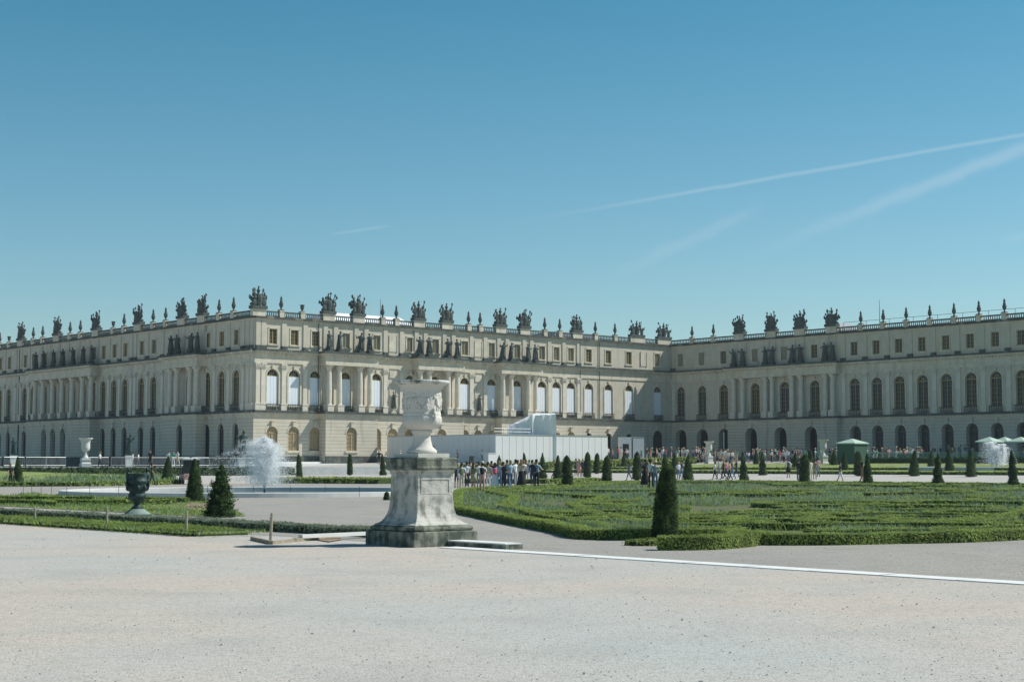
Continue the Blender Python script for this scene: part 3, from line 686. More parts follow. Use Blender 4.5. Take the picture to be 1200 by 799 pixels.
# herbs between the scrolls
def herbs(name, label, inside_fn, bbox, ntry, h0, h1, m1, m2, frac, thr, zf=lambda x, y: 0., wide=.012):
    pts = []
    x0, x1, y0, y1 = bbox
    D = y0*(y1/y0)**rng.random(ntry); X = x0+(x1-x0)*rng.random(ntry)
    for x, y in zip(X, D):
        x = x*y                                       # bbox x is sideways per metre of depth, so that near ground is not starved
        nv = noise.noise((x*.22, y*.22, 3.))+.5*noise.noise((x*.9, y*.9, 1.))
        if nv < thr or not inside_fn(x, y): continue
        pts.append((x, y, zf(x, y), nv))
    A = np.array(pts); n = len(A); sc_ = np.maximum(1., A[:, 1]/36.)**.8
    h = (h0+(h1-h0)*rng.random(n))*np.clip(.7+A[:, 3], .5, 1.2); ang = rng.random(n)*6.28; w = wide*sc_*rng.uniform(.7, 1.5, n)
    dx, dy = np.cos(ang)*w, np.sin(ang)*w; lx, ly = rng.normal(0, .07, n), rng.normal(0, .07, n); P0 = A[:, :3]
    V = np.stack([P0+np.stack([-dx, -dy, 0*dx], 1), P0+np.stack([dx, dy, 0*dx], 1), P0+np.stack([dx*.7+lx*.6, dy*.7+ly*.6, h*.65], 1), P0+np.stack([lx, ly, h], 1)], 1)
    me = tri_mesh(name, V.reshape(-1, 3), n, [m1, m2], (rng.random(n) < frac).astype(int))
    return tag(obj(name, me), label, 'plants', kind='stuff')
OUTL = [(p.x, p.y) for p in OUT]
def in_par(x, y): return (round(x/.5), round(y/.5)) not in core_cells and inside(x, y, OUTL)
herbs('border_herbs', 'grey green leafy border plants growing between the box scrolls', in_par, (-.04, .4, 29., 128.), 170000, .1, .24, 'herb', 'herb_green', .4, .02)
herbs('bed_grass', 'short bright green growth covering the parterre bed', in_par, (-.04, .4, 29., 128.), 90000, .04, .1, 'herb_green', 'box_hedge', .3, -.12, wide=.016)
# small hedge jutting out before the near topiary
make_hedge('jutting_hedge', 'short low hedge jutting toward the gravel before the large foreground topiary', px_line([(771, 644.5), (800, 645), (835, 644), (866, 641), (880, 639)], 6), .4, .24, .024, 1900)
make_hedge('turf_mat', 'small flat clipped mat of green beside the foreground topiary', px_line([(742, 639), (760, 640), (785, 638)], 4), .5, .09, .03, 900)

# ------------------------------------------------------------------ lawns and hedges far right
NP = lambda x, y: gz(*UV(x, y))
rect(18, 30, 30, 190, 'lawn', 'lawn', .03); rect(43, 56, 30, 190, 'lawn', 'lawn', .03); rect(30, 43, 30, 72, 'lawn', 'lawn', .034)
def uline(u, v0, v1, st=4.): return [(W(u, v).x, W(u, v).y) for v in frange(v0, v1, st)]
def vline(v, u0, u1, st=4.): return [(W(u, v).x, W(u, v).y) for u in frange(u0, u1, st)]
make_hedge('lawn_hedge', 'very low hedge edging the lawn strip behind the gravel walk', uline(17.3, 30, 150), .6, .28, .05, 260, z0f=NP)
make_hedge('promenade_hedge', 'dark low hedge in front of the crowded promenade', uline(56.8, 42, 150), 1.2, .62, .05, 260, 'yew', z0f=NP)
make_hedge('path_hedge', 'thin hedge between the two lawn strips before the wing', uline(30.3, 30, 150), .5, .25, .05, 220, z0f=NP)
make_hedge('terrace_hedge', 'clipped hedge below the white hoarding along the terrace', vline(25.0, 10.5, 56), 1.4, .98, .05, 260, z0f=lambda x, y: NP(x, y)-.02)
make_hedge('terrace_hedge', 'long dark hedge below the terrace edge on the left', vline(25.0, -75, -10.4), 1.4, .86, .05, 260, 'yew', z0f=NP)
make_hedge('walk_hedge', 'low hedge behind the group of visitors beside the pedestal', px_line([(545, 566), (600, 566.5), (650, 566.5), (700, 565)], 4), .9, .36, .05, 300)
make_hedge('bed_hedge', 'low wide hedge bed behind the near basin rim', px_line([(330, 565.5), (400, 566), (470, 566.5)], 4), 7., .4, .06, 160, z0f=NP)
# left side beds
def flat_px(pts, name, m, lift): 
    Q = [GP(*p) for p in pts]; b = MB()
    b.v = [(p.x, p.y, p.z+lift) for p in Q]; b.f = [tuple(range(len(Q)))]; b.m = [0]; me = b.mesh(name, m)
    if me.polygons[0].normal.z < 0: me.flip_normals()
    return struct(obj(name, me)), [(p.x, p.y) for p in Q]
_, farlawn = flat_px([(-150, 558.5), (205, 558.5), (210, 567), (120, 569.5), (-150, 571.5)], 'lawn', 'lawn', .05)
_, nearlawn = flat_px([(-150, 580), (10, 581.5), (40, 578), (60, 580), (100, 583), (180, 584), (240, 585.5), (268, 594), (287, 605), (240, 605.5), (130, 600), (0, 593), (-150, 587)], 'lawn', 'lawn', .02)
flat_px([(222, 589), (262, 592), (268, 602), (236, 602), (215, 595)], 'soil_patch', 'asphalt_soil', .03)
make_hedge('kerb_hedge', 'low greyish clipped hedge running left from the pedestal', uline(-90.1, 60, 151.0, 2.), .7, .17, .03, 1000, 'box_hedge_pale')
make_hedge('turf_bank', 'low green turf bank along the gravel at the left', uline(-92.3, 60, 147.5, 2.), 1.5, .12, .03, 700, 'herb_green')
make_hedge('lawn_edge', 'thin dark hedge edging the flower lawn at the far left', px_line([(-150, 571.5), (0, 570), (120, 569.5), (208, 567)], 4), .5, .3, .05, 260, z0f=NP)
for pts, w in (([(-60, 586), (30, 587), (110, 587)], .5), ([(60, 591), (130, 592), (205, 591)], .5), ([(-60, 590), (40, 592), (60, 594)], .4), ([(150, 588), (220, 589)], .4)):
    make_hedge('lawn_scroll', 'low box scroll set in the near left lawn', px_line(pts, 4), w, .2, .035, 700, group='box scrolls in the left lawn')
herbs('lawn_flowers', 'pale flowers and leafy plants in the left lawn beds', lambda x, y: inside(x, y, farlawn), (-.42, -.19, 100., 200.), 26000, .2, .6, 'herb', 'herb_green', .4, -.3, NP, .02)
herbs('lawn_tufts', 'bright grass and tufts in the near left lawn', lambda x, y: inside(x, y, nearlawn), (-.42, -.16, 44., 84.), 45000, .05, .16, 'herb_green', 'herb', .25, -.5)
herbs('kerb_weeds', 'ragged grass growing on the turf bank by the gravel', lambda x, y: -93.25 < UV(x, y)[0] < -91.5 and UV(x, y)[1] < 148.2, (-.42, -.05, 27., 60.), 70000, .03, .12, 'herb', 'herb_green', .75, -.6, lambda x, y: .07)

# ------------------------------------------------------------------ topiary
def topiary_meshes(kind, seed, nleaf, ls):
    """unit height crown, radius about .17"""
    rg = np.random.default_rng(seed); random.seed(seed)
    def rad(t, a):
        if kind == 'column': r = .15*(min(1., t/.06))**.5*(1-t**6)**.6*(1.12-.3*t)
        elif kind == 'cone': r = .235*(1-t)**.75*(min(1., (t+.02)/.05))**.5+.015
        elif kind == 'tier': r = (.2*(1-t*.7)*(.72+.28*abs(sin(t*PI*3.2+.5))))*(1-t**8)
        elif kind == 'spruce': r = .3*(1-t)**.8*(.9+.1*sin(t*34+a*2))+.02
        else: r = .17*(min(1., (t+.02)/.05))**.5*(1-t**9)**.5*(1.12-.45*t)
        return r*(1+.16*noise.noise((cos(a)*1.3+seed, sin(a)*1.3, t*5)))
    core = MB(); n, m = 10, 10; prof = []
    for j in range(m+1):
        for k in range(n):
            t = j/m; a = 2*PI*k/n; r = rad(min(t, .985), a)*.82; core.v.append((r*cos(a), r*sin(a), .03+t*.93))
    for j in range(m):
        for k in range(n): core.f.append((j*n+k, j*n+(k+1) % n, (j+1)*n+(k+1) % n, (j+1)*n+k))
    T = rg.random(nleaf)**1.15; Aa = rg.random(nleaf)*6.283
    rr = np.array([rad(float(t), float(a)) for t, a in zip(T, Aa)])*(1-.18*rg.random(nleaf)**2+.06*rg.normal(0, 1, nleaf))
    Pn = np.stack([rr*np.cos(Aa), rr*np.sin(Aa), .02+T*.96], 1); Nn = np.stack([np.cos(Aa), np.sin(Aa), np.full(nleaf, .35)], 1)
    if kind == 'spruce':
        ex = 110; 
        for q in range(ex):
            t = random.random()*.85; a = random.random()*6.28; r0 = rad(t, a); k = 26; s_ = np.linspace(.5, 1.2+.4*random.random(), k)
            pp = np.stack([r0*s_*cos(a), r0*s_*sin(a), .05+t*.93+.03*s_], 1)+rg.normal(0, .012, (k, 3)); Pn = np.concatenate([Pn, pp]); Nn = np.concatenate([Nn, np.tile([cos(a), sin(a), .6], (k, 1))])
    V = leaves(Pn, Nn, np.full(len(Pn), ls))
    nn_ = np.repeat(np.array([noise.noise((p[0]*9, p[1]*9, p[2]*9+seed)) for p in Pn]), 1)
    nc = len(core.f); CV = np.array([core.v[i] for f in core.f for i in f]); VV = np.concatenate([CV, V]); mi = np.concatenate([np.zeros(nc), np.where(nn_+rg.normal(0, .15, len(nn_)) > .12, 2, 1)])
    crown = tri_mesh('crown', VV, nc+len(Pn), ['foliage_core', 'yew', 'yew_light'], mi)
    t = MB(); t.tube((0, 0, -.03), (0, 0, .12), .022, .018, 7); return crown, t.mesh('trunk', 'bark')
TOP = {k: topiary_meshes(k, 40+i, 2600, .022) for i, k in enumerate(('column', 'cone', 'tier', 'round'))}
TOPB = topiary_meshes('round', 77, 15000, .012); TOPS = topiary_meshes('spruce', 88, 7000, .02); TOPC = topiary_meshes('cone', 89, 7000, .016)
def topiary(x, yt, yb, wpx, kind, label, meshes=None, group='clipped yew topiaries', hr=(1.2, 3.6)):
    loc, h = fit(x, yt, yb, *hr)
    t = thing('topiary', label, 'topiary', loc, random.random()*6.28, group); cr, tr = meshes or TOP[kind]
    c = obj('crown', cr, t); k = obj('trunk', tr, t); r0 = {'column': .15, 'cone': .2, 'tier': .19, 'round': .18, 'spruce': .3}[kind]
    f = (wpx/2)*loc.y/FPX/(r0*h); w_ = .9 if kind != 'column' else .74; t.scale = (h*f*w_, h*f*w_, h*random.uniform(.96, 1.04)); t.rotation_euler.x = random.uniform(-.05, .05); t.rotation_euler.y = random.uniform(-.05, .05); return t
ROWS = [
 ('standing on the flower lawn at the left edge', [(21, 535, 568, 13, 'cone')]),
 ('behind the green bronze urn', [(196, 533, 563, 13, 'cone')]),
 ('behind the left jet of water', [(351, 532, 560, 9, 'column'), (410, 530, 557, 9, 'column')]),
 ('left of the marble pedestal', [(449, 531, 557, 10, 'tier')]),
 ('behind the group of visitors', [(585, 532, 556, 11, 'tier'), (615, 529, 556, 9, 'cone'), (636, 529, 561, 12, 'tier'), (654, 533, 564, 12, 'cone'), (665, 533, 571, 17, 'column'), (688, 530, 560, 12, 'column'), (699, 531, 555, 10, 'column')]),
 ('in the middle of the garden beside the gravel walk', [(711, 533, 567, 15, 'column'), (731, 530, 547, 7, 'cone'), (746, 528, 563, 13, 'column'), (779, 531, 548, 8, 'cone'), (791, 529, 556, 10, 'cone'), (806, 532, 563, 13, 'cone')]),
 ('on the lawn before the wing portico', [(872, 529, 564, 13, 'tier'), (886, 527, 544, 7, 'cone'), (894, 528, 557, 12, 'tier'), (932, 528, 549, 8, 'cone'), (942, 530, 566, 15, 'round'), (950, 527, 544, 8, 'round'), (977, 527, 545, 9, 'cone'), (989, 528, 551, 10, 'cone'), (1007, 528, 558, 15, 'column'), (1017, 530, 568, 12, 'cone')]),
 ('on the lawn strips near the right basin', [(1071, 528, 558, 13, 'cone'), (1091, 528, 547, 8, 'cone'), (1099, 530, 569, 16, 'tier'), (1113, 526, 552, 11, 'cone'), (1138, 526, 559, 13, 'cone'), (1188, 528, 571, 16, 'tier')])]
ORD = ['first', 'second', 'third', 'fourth', 'fifth', 'sixth', 'seventh', 'eighth', 'ninth', 'tenth']
SHAPE = {'column': 'columnar', 'cone': 'conical', 'tier': 'tiered', 'round': 'rounded'}
for where, L in ROWS:
    for i, (x, yt, yb, w, kd) in enumerate(L):
        lab = f'{SHAPE[kd]} yew topiary {where}' if len(L) == 1 else f'{SHAPE[kd]} yew topiary, {ORD[i]} from left {where}'
        topiary(x, yt, yb, w, kd, lab)
topiary(228, 538, 588, 21, 'cone', 'dense conical yew topiary on the near left lawn', TOPC, hr=(1.2, 3))
topiary(258, 543, 606, 40, 'spruce', 'loose bushy spruce on bare soil in the near left lawn', TOPS, None, hr=(1.2, 3))
topiary(779, 544, 633, 33, 'round', 'largest foreground topiary, dark and columnar at the parterre edge', TOPB, hr=(1.2, 3))
topiary(474, 586, 622, 10, 'round', 'small dark shrub half hidden behind the pedestal', TOP['round'], None, hr=(.4, 3))
topiary(453, 576, 586, 9, 'round', 'tiny dark bush beside the near basin rim', TOP['round'], None, hr=(.2, 3))

# ------------------------------------------------------------------ foreground pedestal and vase
PU, PV = -91.48, 153.31; pw = W(PU, PV)
ped = thing('pedestal', 'weathered square marble pedestal with flared foot in the foreground', 'pedestal', pw, PSI)
def sqlathe(prof, sub=1):
    b = MB(); b.lathe(prof, 4, sq=True); return b
sqlathe([(.745, -.02), (.75, .02), (.75, .26), (.74, .275), (.70, .275)]).build('plinth', 'marble_mossy', ped)
sqlathe([(.655, .274), (.685, .295), (.69, .325), (.675, .355), (.645, .365), (.64, .375)]).build('base_moulding', 'marble_mossy', ped)
sqlathe([(.63, .374), (.628, .392), (.575, .415), (.535, .45), (.495, .51), (.463, .58), (.44, .67), (.428, .78), (.422, .88), (.42, .95), (.415, .965), (.41, 1.31), (.425, 1.335), (.425, 1.36), (.455, 1.4)]).build('shaft', 'marble_old', ped)
b = MB()
for sgx in (-1, 1):       # raised border of the sunk panel, grooves on two visible sides
    pass
for (fx, fy) in ((0, -1), (-1, 0), (1, 0), (0, 1)):
    for a0, a1, z0, z1 in ((-.34, .34, 1.22, 1.25), (-.34, .34, .955, .975), (-.34, -.32, .975, 1.22), (.32, .34, .975, 1.22)):
        if fy: y = fy*.424; b.box(a0, a1, min(y, y-fy*.02), max(y, y-fy*.02), z0, z1)
        else: x = fx*.424; b.box(min(x, x-fx*.02), max(x, x-fx*.02), a0, a1, z0, z1)
b.build('panel_moulding', 'marble_old', ped)
sqlathe([(.455, 1.395), (.49, 1.41), (.495, 1.45), (.48, 1.46), (.485, 1.56), (.495, 1.60), (.48, 1.625), (.3, 1.63)]).build('cap', 'marble_mossy', ped)
for o in ped.children:
    if o.name.startswith(('shaft', 'plinth', 'cap')):
        bv = o.modifiers.new('bevel', 'BEVEL'); bv.width = .012; bv.segments = 2; bv.limit_method = 'ANGLE'; bv.angle_limit = R(50)
vase = thing('marble_vase', 'large white marble vase with relief figures standing on the foreground pedestal', 'vase', (pw.x, pw.y, 1.63), PSI-.2)
b = MB(); b.box(-.37, .37, -.37, .37, 0, .075); b.build('base_slab', 'marble_vase', vase, rz=.2)
b = MB(); b.lathe([(.27, .075), (.285, .09), (.285, .13), (.25, .16), (.2, .21), (.18, .29), (.162, .38), (.158, .44), (.175, .455), (.2, .47), (.2, .5), (.175, .515), (.16, .52)], 40); b.build('foot', 'marble_vase', vase, smooth=True)
b = MB(); NS, prof = 96, []
for t in range(0, 61):
    z = .51+t/60*.93
    r = lerp_tab(z, [(.51, .17), (.53, .245), (.565, .305), (.61, .35), (.67, .37), (.75, .37), (.79, .355), (.81, .368), (.83, .352), (.9, .35), (1.1, .352), (1.22, .36), (1.28, .375), (1.33, .41), (1.36, .46), (1.375, .5), (1.40, .52), (1.43, .52), (1.445, .5)])
    prof.append((r, z))
for (r, z) in prof:
    for k in range(NS):
        a = 2*PI*k/NS; q = r
        if .52 < z < .78: q += .012*abs(sin(a*12))*sin(PI*(z-.52)/.26)
        if .86 < z < 1.24:
            w_ = min(1, (z-.86)/.05, (1.24-z)/.05); nv = noise.noise((cos(a)*3.2, sin(a)*3.2, z*5.5))+.6*noise.noise((cos(a)*8, sin(a)*8, z*11))
            q += .02*w_*max(0., nv+.05)**.8 if nv > -.05 else 0
        b.v.append((q*cos(a), q*sin(a), z))
for j in range(len(prof)-1):
    for k in range(NS):
        a = j*NS+k; c = j*NS+(k+1) % NS; b.f.append((a, c, c+NS, a+NS)); b.m.append(1 if prof[j][1] > 1.35 else 0)
i0 = len(b.v)
for r, z in ((.44, 1.445), (.36, 1.3), (.32, 1.1), (.02, .9)):
    for k in range(NS): b.v.append((r*cos(2*PI*k/NS), r*sin(2*PI*k/NS), z))
top = (len(prof)-1)*NS
for jj, (A_, B_) in enumerate(((top, i0), (i0, i0+NS), (i0+NS, i0+2*NS), (i0+2*NS, i0+3*NS))):
    for k in range(NS): b.f.append((A_+k, A_+(k+1) % NS, B_+(k+1) % NS, B_+k)); b.m.append(1)
b.build('bowl', ['marble_vase', 'marble_rim'], vase, smooth=True)
for ang in (-80, 100):
    b = MB(); a = R(ang); pts = [(.34, .86), (.385, .85), (.405, .8), (.405, .73), (.385, .68), (.35, .66)]
    P_ = [Vector((r*cos(a), r*sin(a), z)) for r, z in pts]
    for p, q in zip(P_, P_[1:]): b.tube(p, q, .026, .026, 8)
    for p in P_: b.blob(p, .028, 8, 5)
    b.blob(P_[0]+Vector((.04*cos(a), .04*sin(a), .03)), (.03, .03, .04), 10, 7)
    b.build('handle', 'marble_vase', vase, smooth=True)
b = MB(); random.seed(31)
def rl(a, z, d=.0): return Vector(((.345+d*.5)*cos(a), (.345+d*.5)*sin(a), z))
for k in range(11):
    a = k*2*PI/11+random.uniform(-.08, .08); f = random.choice((-1, 1)); ln = random.uniform(-.12, .12)
    b.blob(rl(a+ln, 1.06, .012), (.036, .036, .075), 8, 6); b.blob(rl(a+ln*1.6, 1.175, .015), (.022, .022, .03), 8, 6)
    hip = rl(a, .98, .012); b.blob(hip, (.032, .032, .045), 8, 5)
    for q in (0, 1):
        kn = rl(a+f*(.1+.13*q)*(1 if q else -.5), .93-.01*q, .03); ft = rl(a+f*.16*q-f*.05, .875, .01); b.tube(hip, kn, .022, .017, 7); b.tube(kn, ft, .017, .011, 7)
        sh = rl(a+ln*1.3+f*(.07 if q else -.07), 1.11, .02); el = rl(a+ln+f*random.uniform(.14, .24)*(1 if q else -1), 1.1+random.uniform(-.06, .09), .03); ha = el+Vector((0, 0, random.uniform(-.03, .1)))+(rl(a+f*.3*(1 if q else -1), 1.1)-el)*.4
        b.tube(sh, el, .015, .012, 7); b.tube(el, ha, .012, .009, 7)
    for q in range(3): c0 = rl(a+random.uniform(-.25, .25), random.uniform(.9, 1.15), -.005); c1 = rl(a+random.uniform(-.3, .3), random.uniform(.88, 1.2), -.005); b.tube(c0, c1, .013, .009, 6)
b.build('relief_figures', 'marble_vase', vase, smooth=True)
b = MB(); wbox(b, -91.45, -91.05, 153.0, 155.7, 0, .09); o = b.build('stone_step', 'marble_mossy'); tag(o, 'low worn marble slab lying right of the foreground pedestal', 'slab')
b = MB(); wbox(b, -91.45, -91.06, 153.0, 155.68, .0901, .11); 
o2 = b.build('slab_top', 'border_stone'); o2.parent = o
# kerb left of the pedestal
def beam(b, p, q, w, z0, z1):
    d = Vector((q.x-p.x, q.y-p.y, 0)).normalized(); n = Vector((-d.y, d.x, 0))*w/2; i = len(b.v)
    for z in (z0, z1):
        for k in (p-n, q-n, q+n, p+n): b.v.append((k.x, k.y, z))
    for f in ((0, 3, 2, 1), (4, 5, 6, 7), (0, 1, 5, 4), (1, 2, 6, 5), (2, 3, 7, 6), (3, 0, 4, 7)): b.f.append(tuple(i+k for k in f)); b.m.append(b.cur)
p, q = G(352, 634), G(440, 630)
b = MB(); beam(b, p, q, .13, .06, .13); beam(b, p, p+(q-p)*.02, .1, 0, .06); o = b.build('edging_beam', 'border_stone'); tag(o, 'white edging beam running left from the pedestal foot', 'edging')
b = MB(); beam(b, G(295, 633), G(318, 638), .06, 0, .07); beam(b, G(318, 638), G(345, 635), .06, 0, .06); beam(b, G(345, 635), G(395, 631), .08, 0, .07)
tag(b.build('wooden_edging', 'wood_old'), 'weathered wooden edging board at the end of the turf bank', 'edging')
flat_px([(372, 633.5), (398, 630.5), (402, 633), (386, 636)], 'soil_patch', 'asphalt_soil', .02)
for i, (x, yt, yb) in enumerate(((41, 595, 615), (125, 595, 620), (218, 600, 627.5), (317, 602, 635))):
    loc = G(x, yb); h = (yb-yt)/FPX*loc.y; b = MB(); b.tube((0, 0, 0), (.01*(i-1), 0, h), .03, .026, 8); b.blob((.01*(i-1), 0, h), (.028, .028, .012), 8, 4)
    b.tube((-.035, -.01, h*.82), (.035, -.01, h*.82), .008, n=5)
    tag(b.build('wooden_post', 'wood_post', None, loc, smooth=False), 'short wooden post at the turf bank, '+('leftmost of four', 'second from left', 'third from left', 'tallest, nearest the pedestal')[i], 'post', 'wooden posts along the turf bank')

# ------------------------------------------------------------------ basins with jets
def spray(seed, n, w, h, jets):
    """drops caught along ballistic paths from several nozzles: (x, sideways speed spread, height, share, drift)"""
    g = np.random.default_rng(seed); P_ = []
    for (jx, sp, jh, k) in jets:
        m = int(n*k); st = 60; a0 = g.random(st)*6.283; s0 = np.abs(g.normal(0, sp, st)); q = g.integers(0, st, m)
        v = math.sqrt(19.6*jh)*(1-.22*g.random(st)**2)[q]; T = 2*v/9.8; t = T*np.minimum(1., g.random(m)**.85*.95)
        rr = (s0[q]+g.normal(0, .08, m))*t+g.normal(0, 1, m)*.11*t**1.3; a = a0[q]+g.normal(0, .25, m)
        z = v*t-4.9*t*t+g.normal(0, .05, m)*t; P_.append(np.stack([jx+rr*np.cos(a), rr*np.sin(a), np.maximum(z, 0.)], 1))
    Pn = np.concatenate(P_); return Pn, g.normal(0, 1, Pn.shape)
def basin(cx, cy, z, rad, jets, n, name, label, ls):
    t = thing(name, label, 'fountain', (cx, cy, z))
    b = MB(); b.lathe([(rad, -.3), (rad+.02, .0), (rad, .2), (rad-.06, .22), (rad-.4, .22), (rad-.45, .19), (rad-.45, -.1)], 96, caps=False); b.build('rim', 'marble_pale', t)
    b = MB(); b.lathe([(rad-.4, .04), (rad-.41, .04)], 96); b.f = [b.f[-1]]; b.m = [0]; b.build('water', 'water', t)
    Pn, N_ = spray(3, n, 1, 1, jets); Pn[:, 2] += .1
    sz = np.full(len(Pn), ls); obj('spray', tri_mesh('spray', leaves(Pn, N_, sz, 2.), len(Pn), ['spray']), t)
    b = MB(); b.tube((0, 0, 0), (0, 0, .3), .06, .04, 8); b.build('nozzle', 'iron', t); return t
c = P(310, 570, 82.5); basin(c.x, 82.5, .0, 10.2, [(0, .22, 2.8, .2), (0, .5, 2.7, .3), (0, .85, 2.5, .35), (0, 1.1, 1.8, .15)], 110000, 'fountain', 'round basin at left with a broad white jet of water', .024)
c = P(1168, 550, 168); basin(c.x, 168, gz(*UV(c.x, 168))-.1, 10., [(-.5, .35, 2.7, .3), (.7, .35, 2.5, .25), (0, .75, 2.2, .3), (0, .5, 2.3, .15)], 40000, 'fountain', 'distant basin at right with a bushy white jet of water', .045)
for i, x in enumerate((27, 37, 48, 60, 78, 105, 139, 172, 243, 297, 340, 381, 421)):
    yb = 582.5 if x > 100 else 584-(100-x)*.0; loc = G(x, yb+ (0 if x > 60 else -2)); b = MB(); b.tube((0, 0, 0), (0, 0, .48), .012, n=6); b.blob((0, 0, .49), .018, 6, 4)
    tag(b.build('wire_stake', 'iron', None, loc), 'thin iron stake in the row guarding the left basin', 'stake', 'thin stakes round the left basin')

# ------------------------------------------------------------------ urns and statues of the garden
def green_urn(x, yb, yt):
    loc = G(x, yb); H = (yb-yt)/FPX*loc.y; s = H/1.5; t = thing('bronze_urn', 'green bronze urn with seated cherubs on a pale base in the left lawn', 'urn', loc, .3)
    b = MB(); b.box(-.54*s, .54*s, -.54*s, .54*s, -.02, .06*s); b.lathe([(.5*s, .06*s), (.42*s, .12*s), (.3*s, .2*s), (.22*s, .22*s)], 24); b.build('base', 'pedestal_pale_green', t)
    b = MB(); b.lathe([(q*s, z*s) for q, z in ((.22, .2), (.24, .24), (.13, .32), (.11, .38), (.16, .41), (.16, .44), (.26, .48), (.34, .55), (.36, .62), (.33, .68), (.3, .72), (.35, .8), (.37, .9), (.35, .97), (.38, 1.0), (.42, 1.06), (.4, 1.1), (.36, 1.12), (.36, 1.26), (.4, 1.3), (.38, 1.31), (.3, 1.2))], 24)
    for k in range(8): a = k*PI/4; b.blob((.36*s*cos(a), .36*s*sin(a), .86*s), (.09*s, .09*s, .1*s), 7, 5, .1)
    b.build('body', 'bronze', t, smooth=True)
    for sg in (-1, 1):
        b = MB(); cx = sg*.36*s
        b.blob((cx, 0, 1.22*s), (.1*s, .1*s, .15*s), 8, 6); b.blob((cx*.98, -.02, 1.42*s), (.065*s, .07*s, .075*s), 8, 6); b.tube((cx, 0, 1.14*s), (cx*1.15, -.14*s, 1.04*s), .045*s, .04*s); b.tube((cx*1.15, -.14*s, 1.04*s), (cx*1.12, -.14*s, .88*s), .04*s, .03*s)
        b.tube((cx, 0, 1.3*s), (cx*.65, -.1*s, 1.22*s), .035*s, .03*s); b.blob((cx*1.1, 0, .98*s), (.08*s, .1*s, .1*s), 7, 5); b.build('cherub', 'bronze', t, smooth=True)
green_urn(160.5, 604.5, 548)
[o for o in bpy.data.objects if o.name == 'bronze_urn'][0].scale = (.8, .8, 1)
M_vs = MB(); M_vs.box(-.3, .3, -.3, .3, 0, .12); M_vs.lathe([(.24, .12), (.1, .35), (.08, .55), (.14, .6), (.28, .7), (.32, .85), (.31, 1.2), (.34, 1.4), (.5, 1.52), (.52, 1.6), (.42, 1.6), (.3, 1.2)], 20)
MV = M_vs.mesh('body', 'marble_pale')
def vase_on_ped(x, yt, yb, label, ph=.0, D=None):
    loc, h = fit(x, yt, yb, 1.5, 4.)
    if D: loc = P(x, yb, D); h = (yb-yt)/FPX*D
    t = thing('stone_vase', label, 'vase', (loc.x, loc.y, loc.z), .5, 'white stone vases on the terrace'); hp = .32*h if not ph else ph
    b = MB(); b.lathe([(.5, -.8), (.5, .1), (.42, .18), (.4, hp-.12), (.46, hp-.08), (.46, hp)], 4, sq=True); b.build('pedestal', 'marble_pale', t)
    o = obj('body', MV, t, (0, 0, hp)); s = (h-hp)/1.6; o.scale = (s, s, s)
vase_on_ped(100, 513, 544, 'white marble vase on the left terrace behind the barriers', .5, 165)
vase_on_ped(831, 517, 543, 'white stone vase amid the crowd before the arcade', .9, 222)
vase_on_ped(965, 515, 543, 'white stone vase left of the green kiosk', .9, 205)
def garden_statue(x, yt, yb, D, label, k):
    h = (yb-yt)/FPX*D; loc = P(x, yb, D); t = thing('bronze_statue', label, 'statue', loc, .4, 'dark bronze statues before the west front')
    b = MB(); b.box(-.36, .36, -.36, .36, -.5, .6); b.box(-.42, .42, -.42, .42, .6, .7); b.build('pedestal', 'border_stone', t)
    o = obj('figure', figure_bronze[k], t, (0, 0, .7)); s = (h-.7)/2.35; o.scale = (s*1.2, s*1.2, s)
figure_bronze = []
for m in M_fig[:3]: c = m.copy(); c.materials.clear(); c.materials.append(MATS['bronze']); c.name = 'figure'; figure_bronze.append(c)
garden_statue(151, 508, 541, 178, 'dark bronze statue on a pale pedestal before the left arches', 0)
garden_statue(16, 512, 541, 178, 'dark bronze statue at the far left edge of the terrace', 1)
garden_statue(283, 504, 543, 190, 'dark bronze statue at the corner behind the water jet', 2)

# ------------------------------------------------------------------ hoarding, kiosks, fences
U0, U1, V0, V1 = 19.8, 39.4, 2.2, 24.9
hd = thing('hoarding', 'long white construction hoarding before the sunlit front', 'hoarding', W(U0, V1, 1.7), PSI)
b = MB(); Lx, Ly, H = U1-U0, V1-V0, 3.5
b.box(0, Lx, 0, .06, -.3, H); b.box(0, .06, .06, Ly, -.3, H); b.box(Lx-.06, Lx, .06, Ly, -.3, H)
for k in range(1, 17): b.box(k*Lx/17-.025, k*Lx/17+.025, -.025, 0, -.3, H-.05)
for k in range(1, 19): b.box(-.025, 0, k*Ly/19-.025, k*Ly/19+.025, -.3, H-.05)
b.build('panels', 'hoarding', hd)
b = MB(); b.box(-.06, Lx+.06, -.07, .1, H+.002, H+.1); b.box(-.06, .1, .1, Ly, H+.002, H+.1); b.build('top_rail', 'metal_grey', hd)
b = MB(); b.box(-.06, -.03, 12.4, 13.4, .1, 2.2); b.build('door', 'iron', hd)
b = MB()
for x in frange(1, 12, 1.6): b.tube((x, 1.5, 0), (x, 1.5, H+.9), .025, n=5)
for z in (H+.45, H+.85): b.tube((1, 1.5, z), (12, 1.5, z), .025, n=5)
b.build('scaffold', 'metal_grey', hd)
D = 206; tp = thing('tarpaulin_shelter', 'crumpled white tarpaulin shelter rising behind the hoarding', 'shelter', P(624, 540, D), PSI)
b = MB(); n = 14
def tz(x): return lerp_tab(x, [(0, 4.2), (.22, 4.9), (.5, 5.75), (.52, 5.95), (1, 6.0)])
a0 = P(597, 540, D); a1 = P(651, 540, D); w = 6.2
